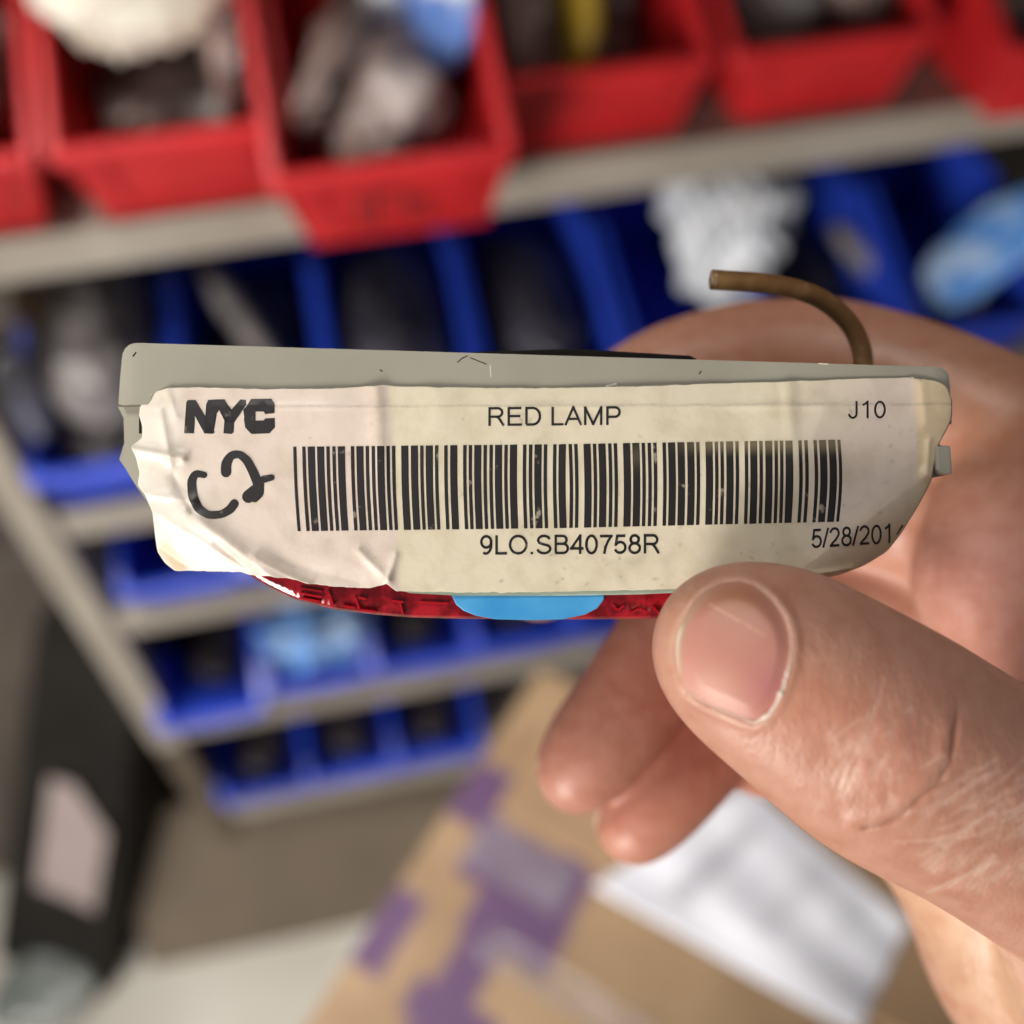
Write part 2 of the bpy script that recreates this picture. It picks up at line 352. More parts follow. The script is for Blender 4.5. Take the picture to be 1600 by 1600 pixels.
bag('plastic_bag', at(70, 1545, 2, 0.03), (0.07, 0.05, 0.03), mat('smoke_film', (0.09, 0.10, 0.095), 0.15, (0.25, 0.27, 0.26), 22, bump=.4, bscale=50), 'smoky plastic bag on the floor at the foot of the black case', 'bag', 71)

# ------------------------------------------------------------------ taped carton with a document
ZB = EYE[2] - 0.55
P0 = at(845, 1045, 2, ZB); P1 = at(478, 1600, 2, ZB)
d1 = (P1 - P0); d1 = d1 / np.linalg.norm(d1); d2 = np.array([-d1[1], d1[0], 0.0])
if d2[0] < 0: d2 = -d2
BW, BL = 0.29, 0.42
car = empty('carton', 'brown cardboard carton with purple printed squares and clear tape', 'carton',
            Matrix(((d2[0], d1[0], 0, P0[0]), (d2[1], d1[1], 0, P0[1]), (0, 0, 1, 0), (0, 0, 0, 1))))
def carton_mat():
    m = mat('cardboard', (0.39, 0.255, 0.14), 0.6, (0.29, 0.18, 0.095), 18, bump=0.1, bscale=80)
    nt = m.node_tree; L = nt.links.new; b = nt.nodes['Principled BSDF']
    src = b.inputs['Base Color'].links[0].from_socket
    at_ = nt.nodes.new('ShaderNodeVertexColor'); at_.layer_name = 'print'
    mx = nt.nodes.new('ShaderNodeMix'); mx.data_type = 'RGBA'
    L(at_.outputs[0], mx.inputs['Factor']); L(src, mx.inputs['A']); mx.inputs['B'].default_value = (0.10, 0.042, 0.125, 1)
    L(mx.outputs['Result'], b.inputs['Base Color'])
    return m
nx, ny = 90, 130
V = []; 
for j in range(ny + 1):
    for i in range(nx + 1):
        V.append((BW * i / nx, BL * j / ny, ZB))
Fc = [(j * (nx + 1) + i, j * (nx + 1) + i + 1, (j + 1) * (nx + 1) + i + 1, (j + 1) * (nx + 1) + i) for j in range(ny) for i in range(nx)]
n0 = len(V)
V += [(0, 0, 0), (BW, 0, 0), (BW, BL, 0), (0, BL, 0)]
cor = [0, nx, (ny + 1) * (nx + 1) - 1, ny * (nx + 1)]
side = [list(range(0, nx + 1)), [nx + j * (nx + 1) for j in range(ny + 1)], [ny * (nx + 1) + i for i in range(nx, -1, -1)], [j * (nx + 1) for j in range(ny, -1, -1)]]
for k in range(4): Fc.append(tuple(side[k]) + (n0 + (k + 1) % 4, n0 + k))
Fc.append((n0 + 3, n0 + 2, n0 + 1, n0))
body = mesh_obj('body', V, Fc, carton_mat(), car)
VA = np.array(V)
def rect(x0, x1, y0, y1, s=0.004):
    e = np.minimum.reduce([VA[:, 0] - x0, x1 - VA[:, 0], VA[:, 1] - y0, y1 - VA[:, 1]])
    return np.clip(e / s + 0.5, 0, 1)
pr = np.zeros(len(VA))
for r_ in ((-.01, .030, .070, .108), (-.01, .019, .155, .200), (.022, .090, .097, .134), (.040, .092, .126, .158), (.044, .067, .150, .215), (.069, .084, .055, .105), (.036, .085, .186, .206), (.150, .175, .168, .186), (.10, .29, .225, .245)):
    pr = np.maximum(pr, rect(*r_))
pr[VA[:, 2] < ZB - 0.01] = 0
vcol(body, 'print', np.repeat(pr[:, None], 3, 1))
film = mat('clear_tape', (0.62, 0.60, 0.62), 0.08, (0.50, 0.47, 0.47), 30, bump=0.6, bscale=40, Alpha=0.22)
for (x0, x1, y0, y1) in ((0.055, 0.29, 0.1485, 0.166), (0.022, 0.082, 0.098, 0.128)):
    k = 24; Vt = []; Ft = []
    rs = np.random.RandomState(5)
    for i in range(k + 1):
        for j in range(7):
            Vt.append((x0 + (x1 - x0) * i / k, y0 + (y1 - y0) * j / 6, ZB + 0.0012 + 0.0022 * rs.rand()))
    for i in range(k):
        for j in range(6): Ft.append((i * 7 + j, (i + 1) * 7 + j, (i + 1) * 7 + j + 1, i * 7 + j + 1))
    mesh_obj('tape', Vt, Ft, film, car, True)
bm = bmesh.new(); add_box(bm, 0.024, BW, 0.0, 0.094, ZB + 0.0005, ZB + 0.0045)
bevel(from_bm('flap', bm, mat('cardboard_flap', (0.40, 0.25, 0.135), 0.65, (0.33, 0.205, 0.11), 14), car), 0.0015, 2)
# the document on top
D0, D1, D2, D3 = at(1165, 1228, 2, ZB), at(925, 1392, 2, ZB), at(1414, 1452, 2, ZB), at(1335, 1622, 2, ZB)
k = 40; Vt = []; Ft = []; Ct = []
for i in range(k + 1):
    for j in range(k + 1):
        a, b_ = i / k, j / k
        p = (D0 * (1 - a) + D1 * a) * (1 - b_) + (D2 * (1 - a) + D3 * a) * b_
        hgt = 0.0074 + 0.0012 * math.sin(5 * a + 3 * b_) * math.sin(7 * b_ + 1) + 0.0008 * math.sin(14 * a - 4 * b_)
        Vt.append((p[0], p[1], ZB + hgt))
        g = max(0.6 * math.exp(-((b_ - 0.20 - .05 * a) / .05) ** 2) * (0.15 < a < 0.85), 0.25 * math.exp(-((b_ - 0.55) / .05) ** 2) * (0.1 < a < 0.75), 0.22 * math.exp(-((b_ - 0.78) / .04) ** 2) * (0.05 < a < 0.5))
        Ct.append(np.array([0.85, 0.86, 0.94]) * (1 - g) + np.array([0.22, 0.22, 0.26]) * g)
for i in range(k):
    for j in range(k): Ft.append((i * (k + 1) + j, (i + 1) * (k + 1) + j, (i + 1) * (k + 1) + j + 1, i * (k + 1) + j + 1))
doc = mesh_obj('document', Vt, Ft, mat('document_paper', (0.80, 0.81, 0.87), 0.35, (0.88, 0.88, 0.90), 25, (0.5, 0.75), attr='tone'), None, True)
vcol(doc, 'tone', np.array(Ct))
so = doc.modifiers.new('thick', 'SOLIDIFY'); so.thickness = 0.001
tag(doc, 'white document in a plastic sleeve lying on the carton', 'document')

# ================================================================== the lamp (frame: mm, x right, y up, z to viewer)
lamp = empty('marker_lamp', 'grey and red marker lamp with a worn white barcode label, held in the fingers', 'lamp', NEAR)
def L3(px, py, z):
    """photo column/row and depth in mm -> metres in the lamp's frame"""
    px, py, z = np.asarray(px, float), np.asarray(py, float), np.asarray(z, float)
    k = (123.0 - z) / 1600.0
    return np.stack([(px - 800) * k, (800 - py) * k, z + 0 * px], -1) * 0.001
def XY(px, py):
    k = 123.0 / 1600.0 * 0.001
    return ((px - 800) * k, (800 - py) * k)

M['housing'] = mat('grey_abs', (0.31, 0.293, 0.24), 0.36, (0.265, 0.25, 0.20), 45, bump=0.06, bscale=900)
def specks(m, scale, thr, dark):
    nt = m.node_tree; L = nt.links.new; b = nt.nodes['Principled BSDF']
    src = b.inputs['Base Color'].links[0].from_socket
    tc = nt.nodes.new('ShaderNodeTexCoord')
    n = nt.nodes.new('ShaderNodeTexNoise'); n.inputs['Scale'].default_value = scale; n.inputs['Detail'].default_value = 3
    L(tc.outputs['Object'], n.inputs['Vector'])
    r = nt.nodes.new('ShaderNodeMapRange'); r.inputs['From Min'].default_value = thr; r.inputs['From Max'].default_value = thr + 0.03
    L(n.outputs['Fac'], r.inputs['Value'])
    mu = nt.nodes.new('ShaderNodeMath'); mu.operation = 'MULTIPLY'; mu.inputs[1].default_value = 0.75; L(r.outputs[0], mu.inputs[0])
    mx = nt.nodes.new('ShaderNodeMix'); mx.data_type = 'RGBA'; L(mu.outputs[0], mx.inputs['Factor']); L(src, mx.inputs['A']); mx.inputs['B'].default_value = (*dark, 1)
    L(mx.outputs['Result'], b.inputs['Base Color'])
specks(M['housing'], 620, 0.745, (0.05, 0.045, 0.04))

def extrude_outline(name, pts, z0, z1, m, parent, bev=0.0006):
    bm = bmesh.new(); add_prism(bm, [XY(*p) for p in pts], 2, z0 * .001, z1 * .001)
    return bevel(from_bm(name, bm, m, parent), bev, 3, 25)
def rounded(pts, rad, seg=6):
    out = []
    n = len(pts)
    for i, p in enumerate(pts):
        p = np.array(p, float); a = np.array(pts[i - 1], float); b = np.array(pts[(i + 1) % n], float)
        r = rad[i] if isinstance(rad, (list, tuple)) else rad
        if r == 0: out.append(tuple(p)); continue
        da = (a - p) / np.linalg.norm(a - p); db = (b - p) / np.linalg.norm(b - p)
        s, e = p + da * r, p + db * r
        for t in np.linspace(0, 1, seg): out.append(tuple((1 - t) ** 2 * s + 2 * t * (1 - t) * p + t * t * e))
    return out
# flange of the base (upper band) and the inset body under it, one mesh; ends rounded in plan
def drop_body(x):
    t = np.clip((288 - np.asarray(x, float)) / 108.0, 0, 0.97); u = np.clip((np.asarray(x, float) - 1402) / 92.0, 0, 0.97)
    return 2.3 * (1 - np.sqrt(1 - t * t)) + 2.2 * (1 - np.sqrt(1 - u * u))
def drop_flange(x):
    t = np.clip((222 - np.asarray(x, float)) / 45.0, 0, 0.97); u = np.clip((np.asarray(x, float) - 1452) / 44.0, 0, 0.97)
    return 1.7 * (1 - np.sqrt(1 - t * t)) + 1.7 * (1 - np.sqrt(1 - u * u))
def round_plate(bm, pts, z0, z1, dropf, cuts):
    b2 = bmesh.new(); add_prism(b2, [XY(*p) for p in pts], 2, z0 * .001, z1 * .001)
    for cx in cuts:
        bmesh.ops.bisect_plane(b2, geom=b2.verts[:] + b2.edges[:] + b2.faces[:], plane_co=(XY(cx, 0)[0], 0, 0), plane_no=(1, 0, 0))
    k = 1600.0 / 123.0 * 1000
    for v in b2.verts:
        if abs(v.co.z - z1 * .001) < 1e-6: v.co.z -= float(dropf(800 + v.co.x * k)) * .001
    me = bpy.data.meshes.new('tmp'); b2.to_mesh(me); b2.free(); bm.from_mesh(me); bpy.data.meshes.remove(me)
bm = bmesh.new()
fl_ = rounded([(190, 535), (1486, 574), (1493, 662), (179, 631)], [26, 22, 4, 4])
round_plate(bm, fl_, -39.5, 0.0, drop_flange, [181, 184, 187, 191, 195, 200, 205, 211, 217, 222, 1452, 1458, 1464, 1469, 1474, 1479, 1483, 1487, 1490])
bd_ = [(172, 632), (181, 650), (182, 690), (174, 716), (208, 762), (243, 806), (300, 842), (1368, 842), (1425, 780), (1452, 748), (1487, 742), (1488, 698), (1470, 690), (1476, 668), (1491, 663)]
round_plate(bm, bd_, -38.5, -0.7, drop_body, [186, 192, 198, 205, 213, 222, 232, 243, 255, 267, 278, 288, 1402, 1412, 1422, 1432, 1442, 1452, 1461, 1469, 1476, 1482, 1486])
ho = from_bm('housing', bm, M['housing'], lamp, True)
bm = bmesh.new(); bm.from_mesh(ho.data)
for e in bm.edges:
    if len(e.link_faces) != 2 or e.calc_face_angle(0) > math.radians(32): e.smooth = False
bm.to_mesh(ho.data); bm.free()
bevel(ho, 0.0003, 2, 32)
# slot and clip tab
bm = bmesh.new(); add_prism(bm, [XY(*p) for p in ((211, 641), (217, 641), (217, 676), (211, 676))], 2, -0.003, -0.0013)
from_bm('slot', bm, M['black'], lamp)
bm = bmesh.new(); add_prism(bm, [XY(*p) for p in rounded([(1460, 697), (1484, 696), (1487, 741), (1474, 742), (1462, 736)], 5)], 2, -0.004, 0.0004)
bevel(from_bm('clip', bm, M['housing'], lamp), 0.0003, 2)
# dark foam gasket on the back
bm = bmesh.new(); add_prism(bm, [XY(*p) for p in ((735, 543), (900, 538), (1085, 549), (1100, 556), (1000, 572), (760, 560))], 2, -0.034, -0.003)
bevel(from_bm('gasket', bm, M['black'], lamp), 0.0004, 2)

# red lens: bottom outline arc, side walls rounded into the underside
arc = [(300, 840), (340, 872), (376, 896), (414, 920), (456, 940), (520, 956), (580, 963), (640, 968), (720, 970), (900, 971), (1050, 970), (1130, 960), (1200, 938), (1260, 905), (1310, 872), (1350, 842)]
arc = np.array(arc, float)
s = np.concatenate([[0], np.cumsum(np.linalg.norm(np.diff(arc, axis=0), axis=1))])
sn = np.linspace(0, s[-1], 140)
ax_ = np.interp(sn, s, arc[:, 0]); ay_ = np.interp(sn, s, arc[:, 1])
prof = [(840, -0.9, 0)] # rows: fraction of the way down, z
rows = [(0.0, -0.9), (0.5, -1.0), (0.8, -1.1), (0.93, -1.35), (0.98, -1.75), (1.0, -2.4), (1.0, -8), (1.0, -20), (1.0, -32), (0.98, -36.5), (0.9, -37.2), (0.0, -37.5)]
V = []
for fr_, z in rows:
    for x, y in zip(ax_, ay_):
        p = XY(x, 840 + (y - 840) * fr_); V.append((p[0], p[1], (z - (3.0 * float(np.clip((x - 1120) / 200, 0, 1)) ** 1.5 * fr_ if z > -5 else 0)) * .001))
n = len(ax_); Fc = []
for j in range(len(rows) - 1):
    for i in range(n - 1): Fc.append((j * n + i, j * n + i + 1, (j + 1) * n + i + 1, (j + 1) * n + i))
M['lens'] = mat('red_lens', (0.42, 0.010, 0.020), 0.13, (0.17, 0.003, 0.007), 420, (0.42, 0.6), **{'Transmission Weight': 0.25, 'IOR': 1.5, 'Coat Weight': 0.5})
def ribs(m):
    nt = m.node_tree; L = nt.links.new; b = nt.nodes['Principled BSDF']
    tc = nt.nodes.new('ShaderNodeTexCoord'); wv = nt.nodes.new('ShaderNodeTexWave'); wv.inputs['Scale'].default_value = 420; wv.inputs['Distortion'].default_value = 1.5
    L(tc.outputs['Object'], wv.inputs['Vector'])
    bp = nt.nodes.new('ShaderNodeBump'); bp.inputs['Strength'].default_value = 0.06; bp.inputs['Distance'].default_value = 0.0003
    L(wv.outputs['Fac'], bp.inputs['Height']); L(bp.outputs[0], b.inputs['Normal'])
ribs(M['lens'])
lens = mesh_obj('lens', V, Fc, M['lens'], lamp, True)
bm = bmesh.new(); bm.from_mesh(lens.data); bmesh.ops.recalc_face_normals(bm, faces=bm.faces); bm.to_mesh(lens.data); bm.free()
# moulded marks on the lens wall
bm = bmesh.new()
def stroke(pts, wd, z0, z1):
    for (xa, ya), (xb, yb) in zip(pts[:-1], pts[1:]):
        d = np.array([xb - xa, yb - ya]); d = d / np.linalg.norm(d); nn = np.array([-d[1], d[0]]) * wd / 2
        a = np.array([xa, ya]) - d * wd / 2; b = np.array([xb, yb]) + d * wd / 2
        add_prism(bm, [XY(*(a + nn)), XY(*(b + nn)), XY(*(b - nn)), XY(*(a - nn))], 2, z0 * .001, z1 * .001)
for pts in ([(468, 920), (500, 925)], [(468, 928), (500, 934)], [(470, 936), (496, 941)], [(511, 925), (518, 946)], [(535, 948), (552, 951)], [(553, 935), (560, 954), (584, 957)], [(560, 935), (569, 937)],
            [(612, 940), (628, 942)], [(624, 944), (628, 960)], [(655, 942), (698, 944)], [(958, 946), (966, 955), (975, 948)], [(990, 958), (1000, 952), (1012, 957)], [(1022, 950), (1034, 962)]):
    stroke(pts, 3.2, -1.6, -0.85)
from_bm('moulded_mark', bm, mat('red_lens_mark', (0.35, 0.004, 0.01), 0.15, **{'Coat Weight': 0.6}), lens)

# ------------------------------------------------------------------ the label
def segd(x, y, a, b):
    ax0, ay0 = a; bx, by = b
    dx, dy = bx - ax0, by - ay0
    t = np.clip(((x - ax0) * dx + (y - ay0) * dy) / (dx * dx + dy * dy), 0, 1)
    return np.hypot(x - ax0 - t * dx, y - ay0 - t * dy), ((x - ax0) * dy - (y - ay0) * dx) / math.hypot(dx, dy)
def sstep(a, b, v):
    t = np.clip((v - a) / (b - a), 0, 1); return t * t * (3 - 2 * t)
def hz(x, y):
    """height of the label's paper over the lamp's front, mm"""
    x = np.asarray(x, float); y = np.asarray(y, float)
    z = 0.45 + 0.12 * np.sin(x / 140.0 + 0.6) * np.sin(y / 90.0)
    z = z - 0.0035 * np.clip(634 - y, 0, 60)                              # folded back above the step
    z = z + 0.16 * np.exp(-((y - 634) / 5.0) ** 2) * (0.5 + 0.5 * np.sin(x / 60.0))
    for xc, a, wd in ((596, 0.42, 14), (690, 0.16, 26), (868, -0.14, 30), (1020, 0.10, 30), (1242, 0.22, 12), (1160, -0.10, 30), (520, 0.12, 28)):
        z = z + a * np.exp(-((x - xc - 0.06 * (y - 760)) / wd) ** 2) * (0.55 + 0.45 * np.cos((y - 640) / 60.0))
    yb_ = 631 + 0.0236 * (x - 179); lowr = sstep(yb_ - 1, yb_ + 24, y)
    z = z - drop_body(x) * lowr * 1.0 - drop_flange(x) * (1 - lowr)          # follows the rounded ends
    e = np.clip(285 - x, 0, 100); z = z - 0.010 * e * (1 - lowr)
    e = np.clip(y - 806 - 0.62 * (x - 250), 0, 200) * (x < 520)
    z = z - 0.034 * e * sstep(520, 380, x)                                # loose lower corner
    for a, b, am, wd in (((292, 800), (430, 905), 0.75, 15), ((205, 702), (285, 716), 0.7, 8), ((225, 770), (300, 782), 0.45, 9), ((250, 640), (268, 735), 0.35, 8), ((268, 735), (300, 800), -0.4, 10),
                         ((340, 850), (392, 894), -0.35, 8), ((400, 872), (480, 914), 0.45, 8), ((560, 860), (606, 905), 0.35, 8), ((606, 905), (618, 868), 0.3, 6), ((245, 852), (290, 882), -0.6, 12), ((440, 880), (560, 910), -0.25, 14),
                         ((380, 720), (470, 800), 0.14, 22), ((260, 608), (275, 650), 0.3, 9)):
        d, _ = segd(x, y, a, b); z = z + am * np.exp(-np.abs(d / wd) ** 1.5)
    _, sd2 = segd(x, y, (1240, 905), (1470, 735))                          # lower right turned under
    e = np.clip(-sd2 + 6, 0, 70) * sstep(1190, 1290, x)
    z = z - 0.022 * e - 0.0006 * e ** 2
    for a, b, am, wd in (((1446, 742), (1460, 752), 0.5, 9), ((1452, 690), (1448, 740), 0.45, 6), ((1440, 600), (1446, 660), 0.3, 10), ((1330, 888), (1250, 902), 0.4, 6), ((1290, 640), (1250, 720), 0.15, 14)):
        d, _ = segd(x, y, a, b); z = z + am * np.exp(-np.abs(d / wd) ** 1.5)
    z = z - 0.004 * np.clip(y - 880, 0, 60) * (1 - sstep(520, 380, x))
    return z
def curve(pts, n):
    pts = np.array(pts, float)
    s = np.concatenate([[0], np.cumsum(np.linalg.norm(np.diff(pts, axis=0), axis=1))]); q = np.linspace(0, s[-1], n)
    return np.stack([np.interp(q, s, pts[:, 0]), np.interp(q, s, pts[:, 1])], -1)
NU, NV = 460, 130
rs = np.random.RandomState(4)
top = curve([(233, 622), (246, 611), (262, 606), (300, 605), (420, 608), (520, 607), (600, 602), (640, 604), (760, 606), (880, 606), (1000, 603), (1120, 599), (1240, 596), (1330, 592), (1418, 590), (1436, 592)], NU)
right = curve([(1436, 592), (1466, 596), (1480, 604), (1488, 624), (1488, 652), (1479, 672), (1466, 696), (1461, 720), (1456, 750), (1446, 770), (1428, 802), (1408, 834), (1386, 862), (1350, 884), (1310, 899), (1264, 906)], NV)
bot = curve([(272, 891), (330, 893), (378, 894), (392, 898), (420, 901), (450, 903), (480, 911), (530, 917), (575, 919), (604, 913), (620, 924), (760, 926), (900, 924), (1040, 921), (1130, 917), (1200, 910), (1264, 906)], NU)
left = curve([(233, 622), (219, 634), (217, 648), (223, 668), (222, 684), (204, 698), (212, 714), (218, 738), (215, 758), (226, 772), (238, 800), (242, 836), (246, 862), (258, 880), (272, 891)], NV)
def smooth_c(c, k=2):
    for _ in range(k):
        c = c.copy(); c[1:-1] = (c[:-2] + 2 * c[1:-1] + c[2:]) / 4
    return c
top[1:-1, 1] += 0.8 * np.convolve(rs.normal(size=NU), np.ones(5) / 5, 'same')[1:-1]
bot[1:-1, 1] += 1.0 * np.convolve(rs.normal(size=NU), np.ones(5) / 5, 'same')[1:-1]
right, left = smooth_c(right, 3), smooth_c(left, 2)
uu, vv = np.meshgrid(np.linspace(0, 1, NU), np.linspace(0, 1, NV))
G = (1 - vv)[..., None] * top[None] + vv[..., None] * bot[None] + (1 - uu)[..., None] * left[:, None] + uu[..., None] * right[:, None] \
    - ((1 - uu) * (1 - vv))[..., None] * top[0] - (uu * (1 - vv))[..., None] * top[-1] - ((1 - uu) * vv)[..., None] * bot[0] - (uu * vv)[..., None] * bot[-1]
gx, gy = G[..., 0].ravel(), G[..., 1].ravel()
gz = hz(gx, gy)
Fc = [(j * NU + i, (j + 1) * NU + i, (j + 1) * NU + i + 1, j * NU + i + 1) for j in range(NV - 1) for i in range(NU - 1)]
# colours of the paper: pinkish bare ends, yellowed tape over the middle, browned right end
col = np.tile(np.array([0.64, 0.54, 0.465]), (len(gx), 1))
tape = np.array([0.625, 0.555, 0.42]); brown_ = np.array([0.66, 0.52, 0.32])
k = (sstep(604, 609, gx - 0.06 * (gy - 600)) * (1 - sstep(1215, 1320, gx)))[:, None]; col = col * (1 - k) + tape * k
k = (sstep(600, 625, gx) * (1 - sstep(1330, 1360, gx)) * (1 - sstep(640, 700, gy)))[:, None] * 0.5; col = col * (1 - k) + tape * k
k = (sstep(1424, 1432, gx - 0.05 * (gy - 600)) * (1 - 0.3 * sstep(700, 760, gy)))[:, None] * 0.8; col = col * (1 - k) + brown_ * k
_, sd2 = segd(gx, gy, (1240, 905), (1470, 735)); k = (sstep(-30, 40, -sd2) * sstep(1100, 1300, gx))[:, None] * 0.7; col = col * (1 - k) + brown_ * k
k = (sstep(400, 250, gx) * sstep(690, 860, gy))[:, None] * 0.9; col = col * (1 - k) + np.array([0.70, 0.65, 0.59]) * k  # loose corner paler: the light it catches is painted into the paper
k = (sstep(300, 262, gx))[:, None] * 0.7; col = col * (1 - k) + np.array([0.69, 0.64, 0.56]) * k  # turned left end paler as well, its light painted in
d, _ = segd(gx, gy, (258, 858), (282, 886)); k = (1 - sstep(4, 16, d))[:, None] * 0.7; col = col * (1 - k) + np.array([0.62, 0.46, 0.27]) * k
lin = np.exp(-((gy - 634 + 0.004 * (gx - 800)) / 1.6) ** 2) * (0.25 + 0.35 * rs.rand(len(gx))) * (gx > 330)
col = col * (1 - 0.55 * lin[:, None])
# grubby smudges
for _ in range(150):
    cx, cy = rs.uniform(470, 1440), rs.uniform(640, 915)
    if rs.rand() < 0.4: cx, cy = rs.uniform(850, 1240), rs.uniform(850, 915)
    a = rs.normal(-0.5, 0.8); ln = rs.choice([2, 3, 5, 14]) * rs.uniform(.6, 1.2); wd = rs.uniform(1.2, 2.4) if ln < 8 else rs.uniform(4, 9)
    dx, dy = gx - cx, gy - cy
    q = ((dx * math.cos(a) + dy * math.sin(a)) / ln) ** 2 + ((-dx * math.sin(a) + dy * math.cos(a)) / wd) ** 2
    col = col * (1 - (rs.uniform(0.1, 0.45) if ln < 8 else rs.uniform(0.03, 0.13)) * np.exp(-q))[:, None]
M['paper'] = mat('label_paper', (0.7, 0.6, 0.5), 0.42, (0.86, 0.84, 0.80), 260, (0.45, 0.7), bump=0.22, bscale=900, attr='tone')
label = mesh_obj('paper_label', L3(gx, gy, gz), Fc, M['paper'], lamp, True)
vcol(label, 'tone', col)
so = label.modifiers.new('thick', 'SOLIDIFY'); so.thickness = 0.00016; so.offset = -1

def ink_mesh(name, polys, parent, lift=0.045, maxlen=5.0, m=None):
    """polys: closed outlines in photo columns/rows, laid on the label's surface"""
    bm = bmesh.new()
    for p in polys:
        vs = [bm.verts.new((q[0], q[1], 0)) for q in p]
        if len(vs) >= 3: bm.faces.new(vs)
    bmesh.ops.triangulate(bm, faces=bm.faces)
    return finish_ink(name, bm, parent, lift, maxlen, m)
def finish_ink(name, bm, parent, lift, maxlen, m=None):
    for _ in range(4):
        long_ = [e for e in bm.edges if e.calc_length() > maxlen]
        if not long_: break
        bmesh.ops.subdivide_edges(bm, edges=long_, cuts=1)
    bmesh.ops.triangulate(bm, faces=bm.faces)
    P = np.array([v.co[:] for v in bm.verts])
    Q = L3(P[:, 0], P[:, 1], hz(P[:, 0], P[:, 1]) + lift)
    for v, q in zip(bm.verts, Q): v.co = q
    me = bpy.data.meshes.new(name)
    for f in bm.faces:
        f.normal_update()
        if f.normal.z < 0: f.normal_flip()
    bm.to_mesh(me); bm.free(); me.materials.append(m or M['ink'])
    me.polygons.foreach_set('use_smooth', [True] * len(me.polygons))
    o = bpy.data.objects.new(name, me); C.objects.link(o); o.parent = parent
    return o
# barcode, three-of-nine bars of the printed number
C39 = {'9': '001100100', 'L': '001000011', 'O': '100010010', '.': '110000100', 'S': '001000110', 'B': '001001001', '4': '000110001', '0': '000110100', '7': '000100101', '5': '100110000', '8': '100100100', 'R': '100000110', '*': '010010100'}
units = []; pos = 0.0; WR = 2.35
for ch in '*9LO.SB40758R*':
    for i, b_ in enumerate(C39[ch]):
        wu = WR if b_ == '1' else 1.0
        if i % 2 == 0: units.append((pos, pos + wu))
        pos += wu
    pos += 1.15
tot = pos - 1.15
polys = []
def bc(u, t):
    xt = np.interp(u, [0, .36, .7, 1], [458, 766, 1058, 1313]); xb = np.interp(u, [0, .36, .7, 1], [465, 768, 1058, 1311])
    yt = np.interp(u, [0, .5, 1], [698, 694, 687]); yb = np.interp(u, [0, .5, 1], [830, 825, 815])
    bow = (1.2 if u < 0.9 else 2.0 + 4 * (u - .9) * 10 * 0.5) * math.sin(t * math.pi) * (1 if u > 0.5 else -1)
    return xt + (xb - xt) * t + bow, yt + (yb - yt) * t
bars = []
for a, b_ in units:
    a, b_ = (a - 0.12) / tot, (b_ + 0.12) / tot
    N = 22
    bars.append([bc(a, i / N) for i in range(N + 1)] + [bc(b_, i / N) for i in range(N, -1, -1)])
bm = bmesh.new()
for p in bars:
    N = len(p) // 2
    vs = [bm.verts.new((q[0], q[1], 0)) for q in p]
    for i in range(N - 1): bm.faces.new((vs[i], vs[i + 1], vs[2 * N - 2 - i], vs[2 * N - 1 - i]))
def worn_ink():
    m = mat('worn_print', (0.012, 0.009, 0.010), 0.45, (0.30, 0.26, 0.20), 500, (0.66, 0.74))
    nt = m.node_tree; L = nt.links.new; b = nt.nodes['Principled BSDF']
    src = b.inputs['Base Color'].links[0].from_socket
    a = nt.nodes.new('ShaderNodeVertexColor'); a.layer_name = 'wear'
    mx = nt.nodes.new('ShaderNodeMix'); mx.data_type = 'RGBA'; L(a.outputs[0], mx.inputs['Factor']); L(src, mx.inputs['A']); mx.inputs['B'].default_value = (0.34, 0.28, 0.16, 1)
    L(mx.outputs['Result'], b.inputs['Base Color']); return m
P2 = np.array([v.co[:2] for v in bm.verts])
wear = 0.42 * sstep(1030, 1130, P2[:, 0]) * (1 - sstep(692, 716, P2[:, 1])) + 0.5 * np.exp(-((P2[:, 0] - 994) / 5) ** 2 - ((P2[:, 1] - 712) / 16) ** 2)
bo = finish_ink('barcode', bm, label, 0.045, 99, worn_ink())
wcol = np.zeros((len(bo.data.vertices), 3)); wcol[:len(wear)] = wear[:, None]; vcol(bo, 'wear', wcol)

